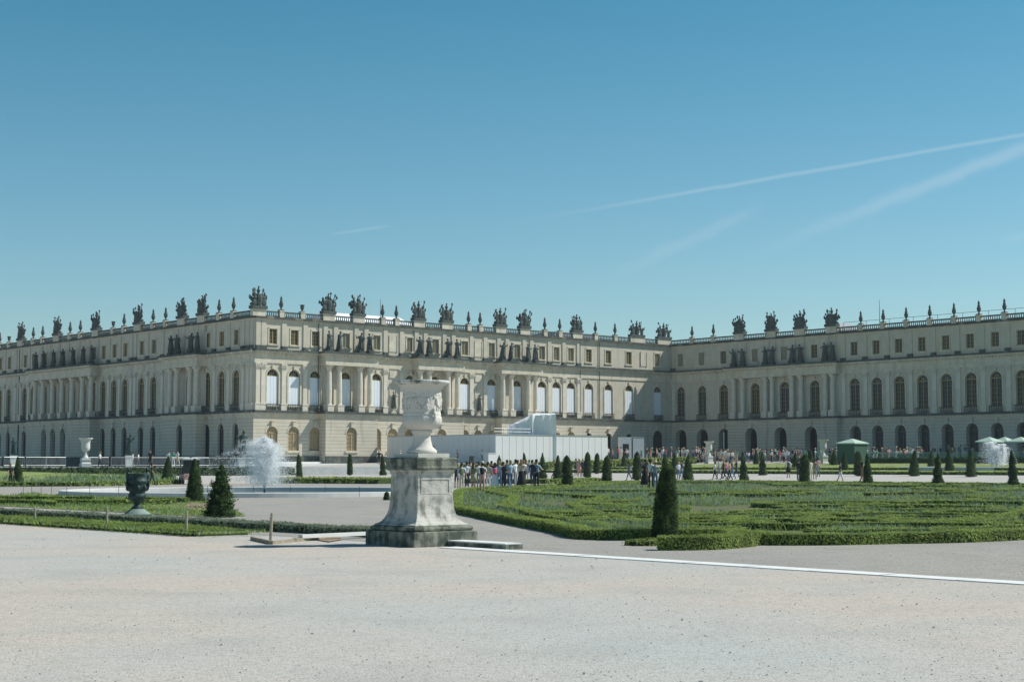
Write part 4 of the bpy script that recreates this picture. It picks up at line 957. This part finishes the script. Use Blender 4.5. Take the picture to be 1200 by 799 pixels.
for i in range(n):
    x0, x1 = i/n, (i+1)/n
    r_ = lambda q: .3*noise.noise((q*11, 1., 2.))
    b.quad((x0*w-w/2, r_(x0), 0), (x1*w-w/2, r_(x1), 0), (x1*w-w/2, r_(x1)+.1, tz(x1)+r_(x1*3)), (x0*w-w/2, r_(x0)+.1, tz(x0)+r_(x0*3)))
    b.quad((x0*w-w/2, r_(x0)+.1, tz(x0)+r_(x0*3)), (x1*w-w/2, r_(x1)+.1, tz(x1)+r_(x1*3)), (x1*w-w/2, 1.5, tz(x1)+.2), (x0*w-w/2, 1.5, tz(x0)+.2))
b.quad((-w/2, 0, 0), (-w/2, 0, tz(0)), (-w/2, 1.5, tz(0)+.2), (-w/2, 1.5, 0)); b.quad((w/2, 0, 0), (w/2, 1.5, 0), (w/2, 1.5, tz(1)+.2), (w/2, 0, tz(1)))
b.build('sheet', 'tarp', tp, rz=-PSI+.15)
b = MB()
for x in (-2.9, 0., 2.9): b.tube((x, .3, 0), (x, .3, 5), .05, n=5)
b.build('scaffold_frame', 'metal_grey', tp, rz=-PSI+.15)
bx = thing('site_cabin', 'small white site cabin with a dark gap near the inner corner', 'cabin', P(741, 537, 232), 0.1)
b = MB(); b.box(-1.75, -.1, 0, 2, -.5, 3.0); b.box(.1, 1.75, 0, 2, -.5, 2.9); b.box(-1.8, 1.8, -.03, 2.03, 3.0, 3.08); b.build('walls', 'hoarding', bx)
b = MB(); b.box(-.1, .1, .2, 1.8, -.5, 2.9); b.box(-1.4, -.5, -.02, 0, .2, 2.1); b.build('door', 'dark_inside', bx).scale = (1, 1, 1)
def kiosk(x, ytop, yb, wpx, D, label, umb=False):
    w = wpx/FPX*D/1.35; loc = P(x, yb, D); h = (yb-ytop)/FPX*D; t = thing('canvas_kiosk' if not umb else 'parasol', label, 'kiosk' if not umb else 'parasol', loc, PSI, 'green canvas shelters on the promenade'); hw = w/2
    b = MB(); rh = h*.22 if umb else h*.24
    b.lathe([(hw, 0), (hw, .12), (.05, rh)], 4, z0=h-rh, sq=True); 
    b.build('canopy', 'canvas_green', t)
    b = MB()
    if not umb: b.box(-hw*.9, hw*.9, -hw*.9, hw*.9, -.5, h-rh); b.build('body', 'kiosk_green', t)
    else: b.tube((0, 0, -.5), (0, 0, h-.1), .06, n=8); b.box(-.35, .35, -.35, .35, -.5, .05); b.build('pole', 'iron', t)
kiosk(999, 514, 540, 37, 200, 'green canvas kiosk with pale pyramid roof by the wing')
kiosk(1160, 512, 541, 32, 188, 'green parasol above the right jet of water', True)
kiosk(1178, 512, 541, 28, 190, 'green parasol second from the right edge', True)
kiosk(1197, 512, 541, 32, 187, 'green parasol at the right edge of the picture', True)
b = MB(); loc = P(1190, 541, 214); wd = thing('cafe_screen', 'dark green screen behind the parasols at the right', 'screen', loc, PSI-PI/2)
b.box(-6, 12, 0, .1, -.6, 2.6); b.build('panel', 'kiosk_green', wd)
for i in range(11):
    v = 44+i*6.2; fl = thing('net_fence', 'green mesh fence panel along the crowded promenade', 'fence', W(59.0, v, gz(59.0, v)), PSI-PI/2, 'green mesh fence panels')
    b = MB(); b.quad((0, 0, .05), (6.1, 0, .05), (6.1, 0, 1.15), (0, 0, 1.15)); b.build('net', 'green_net', fl)
    b = MB()
    for x in (0, 3, 6): b.tube((x, .03, 0), (x, .03, 1.2), .03, n=5)
    b.tube((0, .03, 1.17), (6.1, .03, 1.17), .02, n=5); b.build('frame', 'canvas_green', fl)
b = MB(); 
b.tube((0, 0, .1), (0, 0, 1.05), .02, n=5); b.tube((2.3, 0, .1), (2.3, 0, 1.05), .02, n=5); b.tube((0, 0, 1.05), (2.3, 0, 1.05), .025, n=5); b.tube((0, 0, .2), (2.3, 0, .2), .02, n=5)
MBf = b.mesh('frame', 'metal_grey'); b = MB()
for k in range(1, 18): b.tube((k*2.3/18, 0, .2), (k*2.3/18, 0, 1.05), .011, n=4)
MBb = b.mesh('bars', 'metal_grey'); b = MB()
for x in (.2, 2.1): b.box(x-.03, x+.03, -.3, .3, 0, .04); b.box(x-.02, x+.02, -.02, .02, .04, .2)
MBt = b.mesh('foot', 'metal_grey')
for i in range(24):
    if i in (6, 13): continue
    u = -66+i*2.42; v = 19.5+random.uniform(-.4, .4)
    fl = thing('crowd_barrier', 'grey metal crowd barrier in the row on the left terrace', 'barrier', W(u, v, 1.2), PSI+random.uniform(-.12, .12), 'metal barriers on the left terrace')
    for nm, me in (('frame', MBf), ('bars', MBb), ('foot', MBt)): obj(nm, me, fl)
b = MB(); bt = P(570, 541, 198); wb = thing('white_counter', 'white boxed counter standing before the hoarding', 'counter', bt, PSI); b.box(-.1, 1.1, -.5, .5, -.2, 1.05); b.build('body', 'hoarding', wb); b = MB(); b.box(-.15, 1.15, -.55, .55, 1.05, 1.1); b.build('top', 'border_stone', wb)
b = MB(); b.lathe([(.3, 0), (.36, .75), (.4, .8), (.36, .82)], 12); tag(b.build('litter_bin', 'iron', None, P(553, 542, 196)), 'dark round litter bin left of the white counter', 'bin')
b = MB(); b.tube((0, 0, -1), (0, 0, 4.2), .1, .1, 8); b.blob((0, 0, 4.2), .12); tag(b.build('light_slit', 'marble_pale', None, P(848.5, 540, 240)), 'slim pale upright painting the bright slit in the third dark arch', 'pole')  # pale upright paints the light through the arch's back opening
b = MB(); b.tube((0, 0, -.5), (0, 0, 3.8), .06, .05, 8); o = b.build('sign_post', 'iron', None, P(1065, 541, 225)); tag(o, 'dark post with two small boards before the wing', 'sign')
b = MB(); b.box(-.9, -.1, -.05, .05, 2.3, 3.0); b.box(1.4, 2.4, -.05, .05, 2.3, 3.0); b.tube((-.5, .06, 2.9), (2., .06, 2.9), .03, n=5)
ch = b.build('board', 'dark_inside', o)
# utility cart
loc, _ = fit(222, 537, 567, 1.7, 2.2); ct = thing('utility_cart', 'small white roofed utility cart parked on the path at left', 'cart', loc, R(20)); s = 1.
b = MB(); b.box(-.62, .62, -1.1, 1.1, .35, .75); b.box(-.6, .6, -1.3, -1.1, .4, .8); b.build('body', 'cloth_rose', ct)
b = MB(); b.box(-.66, .66, -.9, .9, 1.85, 1.95); b.box(-.5, .5, -.75, .75, 1.95, 2.0); b.build('roof', 'hoarding', ct)
for x in (-.58, .58):
    for y in (-.8, .8): b = MB(); b.tube((x, y, .7), (x, y, 1.86), .03, n=6); b.build('roof_post', 'iron', ct)
b = MB(); b.quad((-.55, -.84, .8), (.55, -.84, .8), (.55, -.82, 1.8), (-.55, -.82, 1.8)); b.build('windscreen', 'glass', ct)
b = MB(); b.box(-.5, .5, -.2, .3, .75, 1.0); b.box(-.5, .5, .3, .42, .9, 1.35); b.build('seat', 'cloth_black', ct)
for x in (-.6, .6):
    for y in (-.75, .75):
        b = MB(); b.tube((x-.08, y, .25), (x+.08, y, .25), .25, n=16); wl = b.build('wheel', 'iron', ct); b = MB(); b.tube((x-.09, y, .25), (x+.09, y, .25), .12, n=10); b.build('rim', 'metal_grey', wl)
for x in (-.42, .42): b = MB(); b.tube((x, -1.32, .65), (x, -1.28, .65), .08, n=10); b.build('headlight', 'glass_pale', ct)
# ------------------------------------------------------------------ people
def skin_body(joints, edges, rad):
    me = bpy.data.meshes.new('sk'); me.from_pydata([Vector(j) for j in joints], edges, [])
    o = bpy.data.objects.new('sk', me); COL.objects.link(o)
    sk = o.modifiers.new('s', 'SKIN'); sk.use_smooth_shade = True
    for i, r in enumerate(rad): me.skin_vertices[0].data[i].radius = (r if isinstance(r, tuple) else (r, r))
    me.skin_vertices[0].data[0].use_root = True
    sb = o.modifiers.new('u', 'SUBSURF'); sb.levels = 1; sb.render_levels = 1
    dg = bpy.context.evaluated_depsgraph_get(); dg.update(); r = bpy.data.meshes.new_from_object(o.evaluated_get(dg)); bpy.data.objects.remove(o); return r
POSES = {'stand': (0, 0, .06, -.05, 0), 'walk': (.28, -.26, -.3, .3, 0), 'stride': (-.22, .3, .32, -.28, 0), 'arms': (.03, -.05, 1.2, .9, 1), 'lookup': (.05, -.02, .1, 2.2, 2)}
def person_meshes(pose):
    """1.75 m figure facing -y"""
    a, b_, la, ra, mode = POSES[pose]
    J = []; E_ = []; Rr = []
    def add(p, r, par=None):
        J.append(p); Rr.append(r)
        if par is not None: E_.append((par, len(J)-1))
        return len(J)-1
    pel = add((0, 0, .95), (.15, .11)); wa = add((0, 0, 1.1), (.13, .095), pel); ch = add((0, 0, 1.3), (.165, .11), wa); nk0 = add((0, .01, 1.44), (.09, .07), ch); nk = add((0, 0, 1.51), .05, nk0)
    h1 = add((0, -.015, 1.6), (.075, .09), nk); h2 = add((0, -.01, 1.69), (.07, .085), h1)
    for sg, an in ((-1, a), (1, b_)):
        hip = add((sg*.09, 0, .88), .085, pel); kn = add((sg*.1, -sin(an)*.42, .88-.42*cos(an)+.02), .062, hip)
        back = .28 if an < -.1 else .03
        an2 = an-back; fx = kn; kx, ky, kz = J[kn]; ank = add((sg*.1, ky-sin(an2)*.42, max(.07, kz-.42*cos(an2))), .042, kn); _, ay, az = J[ank]
        add((sg*.12, ay-.15, max(.035, az-.05)), (.04, .03), ank)
    for sg, an in ((-1, la), (1, ra)):
        sh = add((sg*.2, 0, 1.4), .06, ch); el = add((sg*.26, -sin(min(an, .6))*.27, 1.4-.28*cos(min(an, .6))), .043, sh); _, ey, ez = J[el]
        an2 = an+.35; hd = add((sg*(.27 if mode == 0 else .14), ey-sin(an2)*.25, ez-cos(an2)*.25), .03, el); _, hy, hz = J[hd]
        add((sg*(.27 if mode == 0 else .1), hy-sin(an2)*.09, hz-cos(an2)*.09), (.022, .038), hd)
    me = skin_body(J, E_, Rr)
    # material regions: 0 skin, 1 top, 2 lower garment, 3 shoes, 4 calf
    for n_ in ('skin', 'cloth_white', 'cloth_black', 'cloth_dark_grey', 'skin'): me.materials.append(MATS[n_])
    mi = []
    for p in me.polygons:
        c = p.center; x, z = abs(c.x), c.z
        if z > 1.49: k = 0
        elif x > .235 and z < 1.2 and z > .6: k = 0
        elif z > 1.0 or (x > .2 and z > .6): k = 1 if not (x < .2 and c.y < -.2 and z < 1.35) else 0
        elif z < .09: k = 3
        elif z < .48: k = 4
        else: k = 2
        mi.append(k)
    me.polygons.foreach_set('material_index', mi); me.name = 'person_body'
    # nose and ears
    return me
PM = {k: person_meshes(k) for k in POSES}
b = MB(); b.blob((0, .025, 1.705), (.092, .108, .085), 12, 8); b.blob((0, .06, 1.63), (.08, .06, .1), 10, 6); M_hair = b.mesh('hair', 'hair_dark', True)
b = MB(); b.blob((0, .025, 1.705), (.092, .108, .085), 12, 8); b.blob((0, .08, 1.54), (.085, .05, .2), 10, 6); M_hairL = b.mesh('hair', 'hair_dark', True)
b = MB(); b.lathe([(.2, 1.7), (.19, 1.715), (.1, 1.72), (.095, 1.8), (.05, 1.82)], 14); M_hat = b.mesh('hat', 'straw', True)
b = MB(); b.lathe([(.15, 1.05), (.19, .85), (.26, .5), (.31, .2), (.3, .19)], 16, caps=False); M_skirt = b.mesh('long_skirt', 'cloth_white', True)
b = MB(); b.lathe([(.15, 1.05), (.19, .88), (.24, .55), (.23, .55)], 16, caps=False); M_shortsk = b.mesh('skirt', 'cloth_white', True)
b = MB(); b.blob((0, .19, 1.22), (.15, .1, .22), 10, 7); b.box(-.12, -.08, -.1, .12, 1.38, 1.42); b.box(.08, .12, -.1, .12, 1.38, 1.42); b.blob((0, .28, 1.14), (.1, .05, .1), 8, 5); M_pack = b.mesh('backpack', 'cloth_black', True)
def mset(o, d):
    for i, m in d.items(): o.material_slots[i].link = 'OBJECT'; o.material_slots[i].material = MATS[m]
def person(loc, h, rz, pose, top, low, label, group=None, shorts=False, skirt=None, hair='s', hat=False, sk='skin', pack=None):
    t = thing('person', label, 'person', loc, rz, group); t.scale = (h/1.77,)*3
    bo = obj('body', PM[pose], t); mset(bo, {0: sk, 1: 'cloth_'+top, 2: 'cloth_'+low, 3: 'cloth_dark_grey' if low != 'white' else 'cloth_white', 4: sk if (shorts or skirt) else 'cloth_'+low})
    if skirt: o = obj('long_skirt' if skirt == 'long' else 'skirt', M_skirt if skirt == 'long' else M_shortsk, t); mset(o, {0: 'cloth_'+low})
    if hat: obj('hat', M_hat, t)
    if True: o = obj('hair', M_hairL if hair == 'l' else M_hair, t); mset(o, {0: random.choice(['hair_dark', 'hair_dark', 'hair_fair'])})
    if pack:
        k = tag(obj('backpack', M_pack, None, loc, rz), f'{pack.replace("_", " ")} backpack on '+' '.join(label.split()[:12]), 'backpack'); k.scale = t.scale; mset(k, {0: 'cloth_'+pack})
    return t
def pp(x, yh, yf, rz, pose, top, low, label, **k):
    loc, h = fit(x, yh, yf, 1.6, 1.82); return person(loc, h, R(rz), pose, top, low, label, **k)
# group beside the pedestal (backs mostly to us: facing away = 180)
pp(535, 545, 572, 200, 'stand', 'navy', 'navy', 'visitor in navy shorts half hidden by the pedestal', shorts=True)
pp(541, 542, 575, 170, 'stand', 'white', 'cream', 'visitor in white shirt and pale trousers nearest the pedestal', pack='olive')
pp(555, 543, 574, 150, 'arms', 'olive', 'khaki', 'visitor in olive top and khaki skirt', skirt='short', hair='l')
pp(565, 541, 576, 180, 'stand', 'white', 'rose', 'visitor in white top and pink shorts', shorts=True, pack='black', hat=True)
pp(572, 541, 573, 160, 'stand', 'beige', 'white', 'visitor in beige top and white trousers behind the dark backpack')
pp(580, 543, 574, 180, 'stand', 'white', 'white', 'woman in long white dress with pink bag on her back', skirt='long', pack='pink', hair='l')
pp(590, 541, 574, 120, 'arms', 'navy', 'navy', 'visitor in dark blue holding something pale')
pp(598, 539, 574, 200, 'walk', 'light_blue', 'denim', 'visitor in light blue jacket and jeans striding')
pp(604, 538, 571, 230, 'arms', 'white', 'grey', 'visitor in white shirt with raised arms in the main group')
pp(611, 538, 572, 170, 'arms', 'beige', 'black', 'woman in beige top and long black skirt', skirt='long', hair='l')
pp(617, 539, 562, 10, 'stand', 'dark_grey', 'grey', 'visitor in dark grey behind the black skirt')
pp(620, 536, 561, 180, 'walk', 'light_blue', 'denim', 'visitor in faded blue walking behind the main group')
pp(629, 538, 573, 140, 'arms', 'light_blue', 'black', 'man in pale blue shirt and black trousers at the right end of the group', pack='navy')
for i, (x, yh, yf, rz, ps, tp_, lw, lb) in enumerate((
    (547, 541, 571, 190, 'stand', 'white', 'navy', 'visitor in white top and navy trousers close to the pedestal group'), (551, 540, 570, 150, 'walk', 'grey', 'black', 'visitor in grey top between the olive tops'),
    (561, 541, 571, 200, 'arms', 'white', 'denim', 'visitor in white top and jeans left of the black backpack'), (576, 540, 570, 170, 'stand', 'black', 'black', 'visitor in all black left of the long white dress'),
    (585, 540, 571, 180, 'walk', 'grey', 'denim', 'visitor in grey and jeans right of the long white dress'), (594, 538, 569, 210, 'stand', 'dark_grey', 'black', 'tall dark visitor behind the light blue jacket'),
    (607, 538, 568, 160, 'stand', 'navy', 'cream', 'visitor in navy top and cream trousers in the main group'), (614, 537, 566, 200, 'arms', 'white', 'black', 'visitor in white behind the long black skirt'), (624, 538, 569, 140, 'stand', 'black', 'navy', 'visitor in black left of the pale blue shirt'))):
    pp(x, yh, yf, rz, ps, tp_, lw, lb)
# at the hoarding
pp(543, 528, 541, 90, 'walk', 'navy', 'dark_grey', 'tiny dark visitor walking past the hoarding')
pp(561, 527, 541, 0, 'stand', 'black', 'black', 'visitor in black before the hoarding counter')
pp(565, 527, 542, 30, 'stand', 'white', 'grey', 'visitor in white before the hoarding counter')
pp(536, 530, 542, 60, 'stand', 'dark_grey', 'black', 'dark visitor just right of the vase foot')
pp(531, 529, 541, 0, 'stand', 'black', 'black', 'visitor in black by the hoarding door')
pp(469, 528, 543, 20, 'stand', 'white', 'white', 'white hatted visitor left of the vase foot', hat=True)
pp(444, 527, 544, 0, 'stand', 'black', 'black', 'visitor in black with pale hat on the terrace steps', hat=True)
# middle
pp(650, 536, 561, 90, 'walk', 'black', 'black', 'visitor in black walking beside the tall topiaries')
pp(675, 530, 558, 180, 'stand', 'dark_grey', 'black', 'dark visitor left of the pink dress')
pp(679, 536, 559, 170, 'stand', 'rose', 'rose', 'woman in pale pink dress on the far gravel walk', skirt='short', hat=True, hair='l')
pp(683, 533, 559, 200, 'stand', 'navy', 'black', 'dark visitor right of the pink dress')
pp(658, 526, 545, 180, 'stand', 'khaki', 'black', 'visitor in khaki beyond the columnar topiary')
pp(669, 527, 545, 180, 'stand', 'grey', 'black', 'visitor in grey beyond the columnar topiary')
pp(712, 519, 533, 30, 'stand', 'white', 'dark_grey', 'visitor in white at the right end of the hoarding')
pp(718, 526, 539, 90, 'walk', 'grey', 'dark_grey', 'visitor in grey passing the hoarding end')
pp(737, 542, 563, 270, 'walk', 'dark_grey', 'denim', 'walker in jeans with a pale bag on the gravel walk', pack='white')
pp(756, 537, 571, 240, 'walk', 'black', 'black', 'visitor in black skirt left of the foreground topiary', skirt='long', hair='l')
pp(763, 538, 572, 150, 'arms', 'white', 'black', 'visitor in white top and black trousers left of the foreground topiary')
pp(768, 540, 573, 180, 'stand', 'grey', 'denim', 'visitor in jeans just behind the foreground topiary', hat=True)
pp(752, 535, 562, 200, 'stand', 'navy', 'dark_grey', 'visitor in navy beside the thick columnar yew')
pp(795, 543, 562, 200, 'stand', 'white', 'denim', 'child sized visitor in white top and jeans on the walk')
pp(799, 539, 561, 250, 'walk', 'navy', 'denim', 'visitor in navy close behind the white top')
pp(838, 541, 562, 270, 'stride', 'white', 'black', 'striding visitor in white shirt and black trousers leading the walking group')
pp(843, 537, 561, 270, 'walk', 'light_blue', 'grey', 'tall visitor in pale blue in the walking group')
pp(848, 538, 562, 270, 'stride', 'navy', 'black', 'visitor in navy striding in the walking group')
pp(851, 539, 561, 270, 'walk', 'pink', 'navy', 'visitor in bright pink shirt in the walking group')
pp(855, 540, 563, 270, 'stride', 'rose', 'black', 'visitor in pale rose top in the walking group')
pp(858, 538, 562, 270, 'walk', 'dark_grey', 'denim', 'visitor in dark grey and jeans in the walking group')
pp(863, 537, 559, 270, 'stride', 'black', 'navy', 'last dark visitor of the walking group')
pp(924, 537, 560, 180, 'stand', 'white', 'black', 'visitor in white top and black skirt before the lawn', skirt='short', pack='dark_grey')
pp(936, 538, 563, 160, 'stand', 'black', 'dark_grey', 'dark visitor half behind the rounded topiary')
pp(950, 536, 563, 200, 'arms', 'cream', 'cream', 'visitor in cream beside the rounded topiary')
pp(955, 538, 562, 160, 'stand', 'olive', 'khaki', 'visitor in olive and khaki near the rounded topiary')
pp(959, 534, 559, 180, 'arms', 'rose', 'denim', 'visitor in pale rose top and jeans on the right walk')
pp(985, 541, 567, 100, 'walk', 'navy', 'white', 'walking visitor in navy top and white shorts', shorts=True)
pp(1011, 544, 568, 90, 'walk', 'coral', 'coral', 'woman in coral dress beside the last topiary pair', hair='l')
# left
pp(67, 533, 548, 0, 'stand', 'black', 'black', 'visitor in black by the barriers at left')
pp(76, 535, 549, 60, 'stand', 'dark_grey', 'dark_grey', 'small dark visitor beside the one in black at left')
pp(117, 529, 548, 270, 'walk', 'white', 'black', 'man in white shirt and dark trousers right of the left vase')
pp(155, 529, 547, 270, 'walk', 'white', 'cream', 'visitor all in white walking before the left arches')
pp(162, 530, 547, 270, 'stride', 'white', 'dark_grey', 'visitor in white shirt and grey trousers before the left arches')
pp(176, 526, 546, 0, 'stand', 'black', 'black', 'tall visitor in black on the left terrace')
pp(178, 545, 569, 90, 'stride', 'black', 'black', 'visitor in black striding on the path behind the urn')
pp(12, 548, 569, 60, 'stand', 'black', 'black', 'gardener in black beside the leftmost topiary')
pp(198, 528, 546, 20, 'stand', 'white', 'white', 'visitor in white left of the green shirt')
pp(203, 528, 546, 0, 'stand', 'green', 'white', 'visitor in bright green shirt near the utility cart')
pp(208, 527, 546, 320, 'walk', 'white', 'cream', 'visitor in white just left of the utility cart')
pp(264, 535, 547, 0, 'stand', 'dark_grey', 'black', 'dark visitor behind the barriers left of the jet')
random.seed(99)
def crowd(n, urange, vr, where, tops, D=None):
    for i in range(n):
        u = random.uniform(*urange); v = random.uniform(*vr); top = random.choice(tops); low = random.choice(['black', 'navy', 'denim', 'grey', 'cream', 'dark_grey', 'white', 'beige'])
        person(W(u, v, gz(u, v)), random.uniform(1.55, 1.85), random.random()*6.28, random.choice(list(POSES)), top, low,
               f'small distant visitor in a {top.replace("_", " ")} top {where}', 'visitors '+where, shorts=random.random() < .3, hat=random.random() < .2, hair=random.choice('sl'))
T1 = ['white', 'white', 'white', 'light_blue', 'cream', 'navy', 'grey', 'black', 'rose', 'beige', 'red', 'green']
crowd(112, (58, 63), (12, 43), 'in the crowd before the dark arches', T1)
crowd(52, (59.3, 63), (43, 60), 'in the crowd left of the green kiosk', T1)
crowd(48, (61, 70), (58, 84), 'in the shade behind the green fence', ['navy', 'black', 'dark_grey', 'grey', 'denim', 'olive', 'white', 'dark_grey'])
crowd(8, (42, 56), (14, 22), 'near the inner corner of the palace', T1)

# ------------------------------------------------------------------ camera, sun, sky
cam = bpy.data.cameras.new('camera'); co = bpy.data.objects.new('camera', cam); COL.objects.link(co); sc.camera = co
co.location = (0, 0, CAMZ); co.rotation_euler = (PI/2+TH, 0, 0); cam.sensor_width = 36; cam.lens = FPX/1200*36; cam.clip_end = 6000; cam.clip_start = .1
SE, SX, SY = R(46), .98, .205
sl = bpy.data.lights.new('sun', 'SUN'); so = bpy.data.objects.new('sun', sl); COL.objects.link(so)
sl.energy = 5.; sl.angle = R(.5); sl.color = (1., .96, .88)
d = Vector((SX*cos(SE), SY*cos(SE), sin(SE))); so.rotation_euler = d.to_track_quat('Z', 'Y').to_euler()
w = bpy.data.worlds.new('World'); sc.world = w; w.use_nodes = True; nt = w.node_tree; N = nt.nodes; Lk = nt.links
bg = N['Background']; sky = N.new('ShaderNodeTexSky'); sky.sky_type = 'NISHITA'; sky.sun_disc = False; sky.sun_elevation = SE; sky.sun_rotation = math.atan2(SX, SY)
sky.air_density = 1.; sky.dust_density = .6; sky.ozone_density = 1.2; bg.inputs['Strength'].default_value = .115
tc = N.new('ShaderNodeTexCoord')
tint = N.new('ShaderNodeMix'); tint.data_type = 'RGBA'; tint.blend_type = 'MULTIPLY'; tint.inputs[0].default_value = 1.; 
sz_ = N.new('ShaderNodeSeparateXYZ'); Lk.new(tc.outputs['Generated'], sz_.inputs[0]); cr_ = N.new('ShaderNodeValToRGB'); Lk.new(sz_.outputs[2], cr_.inputs[0])
cr_.color_ramp.elements[0].position = .0; cr_.color_ramp.elements[0].color = (.84, .92, .95, 1)
cr_.color_ramp.elements[1].position = .3; cr_.color_ramp.elements[1].color = (.28, .75, .78, 1)
e0_ = cr_.color_ramp.elements.new(.12); e0_.color = (.6, .87, .9, 1); e_ = cr_.color_ramp.elements.new(.6); e_.color = (.2, .46, .56, 1); Lk.new(cr_.outputs[0], tint.inputs[7])  # sky overhead tinted darker to cut its fill light on the shaded fronts
Lk.new(sky.outputs[0], tint.inputs[6]); cur = tint.outputs[2]
def wd(x, y): a, b_ = ray(x, y); return Vector((a, 1, b_)).normalized()
def contrail(p, q, width, strength, fade, soft, cur):
    A, B = wd(*p), wd(*q); n_ = A.cross(B).normalized(); t_ = (B-A).normalized()
    def dot(v):
        m = N.new('ShaderNodeVectorMath'); m.operation = 'DOT_PRODUCT'; m.inputs[1].default_value = v; Lk.new(tc.outputs['Generated'], m.inputs[0]); return m.outputs['Value']
    nz = N.new('ShaderNodeTexNoise'); nz.inputs['Scale'].default_value = 60.; nz.inputs['Detail'].default_value = 4.; Lk.new(tc.outputs['Generated'], nz.inputs['Vector'])
    wob = math_(nt, 'MULTIPLY', math_(nt, 'SUBTRACT', nz.outputs['Fac'], .5), width*.9)
    dist = math_(nt, 'ABSOLUTE', math_(nt, 'ADD', dot(n_), wob)); band = math_(nt, 'SMOOTH_MIN', 1., 1.)
    r = N.new('ShaderNodeMapRange'); r.interpolation_type = 'SMOOTHSTEP'; r.inputs['From Min'].default_value = width; r.inputs['From Max'].default_value = width*soft; Lk.new(dist, r.inputs['Value'])
    t0, t1 = A.dot(t_), B.dot(t_)
    f = N.new('ShaderNodeMapRange'); f.interpolation_type = 'SMOOTHSTEP'; f.inputs['From Min'].default_value = t0; f.inputs['From Max'].default_value = t0+(t1-t0)*fade; Lk.new(dot(t_), f.inputs['Value'])
    f2 = N.new('ShaderNodeMapRange'); f2.interpolation_type = 'SMOOTHSTEP'; f2.inputs['From Min'].default_value = t1+abs(t1-t0)*.4; f2.inputs['From Max'].default_value = t1; Lk.new(dot(t_), f2.inputs['Value'])
    fac = math_(nt, 'MULTIPLY', math_(nt, 'MULTIPLY', math_(nt, 'MULTIPLY', r.outputs[0], f.outputs[0]), f2.outputs[0]), strength)
    m = N.new('ShaderNodeMix'); m.data_type = 'RGBA'; Lk.new(fac, m.inputs[0]); Lk.new(cur, m.inputs[6]); m.inputs[7].default_value = (6.2, 7., 7.4, 1); return m.outputs[2]
cur = contrail((560, 268), (1200, 158), .002, .17, .5, .1, cur)
cur = contrail((820, 322), (1200, 173), .007, .2, .9, .0, cur)
cur = contrail((700, 332), (850, 262), .006, .09, .6, .0, cur)
cur = contrail((372, 277), (440, 267), .0015, .12, .6, .0, cur)
cur = contrail((1165, 287), (1200, 276), .004, .07, .6, .0, cur)
Lk.new(cur, bg.inputs['Color'])
sc.view_settings.view_transform = 'Standard'; sc.view_settings.look = 'None'; sc.view_settings.exposure = .06; sc.view_settings.gamma = 1.
sc.cycles.max_bounces = 6; sc.cycles.transparent_max_bounces = 24

# ------------------------------------------------------------------ light haze in the air
b = MB(); b.box(-330, 330, -40, 520, -1.2, 40); hz = b.build('haze', 'iron'); hz['kind'] = 'stuff'; hz['label'] = 'thin pale summer haze over the whole garden'
m = bpy.data.materials.new('haze'); m.use_nodes = True; m.node_tree.nodes.clear(); o_ = m.node_tree.nodes.new('ShaderNodeOutputMaterial'); v_ = m.node_tree.nodes.new('ShaderNodeVolumePrincipled')
v_.inputs['Color'].default_value = (.8, .92, 1, 1); v_.inputs['Density'].default_value = .00018; v_.inputs['Anisotropy'].default_value = .3; m.node_tree.links.new(v_.outputs[0], o_.inputs['Volume'])
hz.data.materials.clear(); hz.data.materials.append(m)
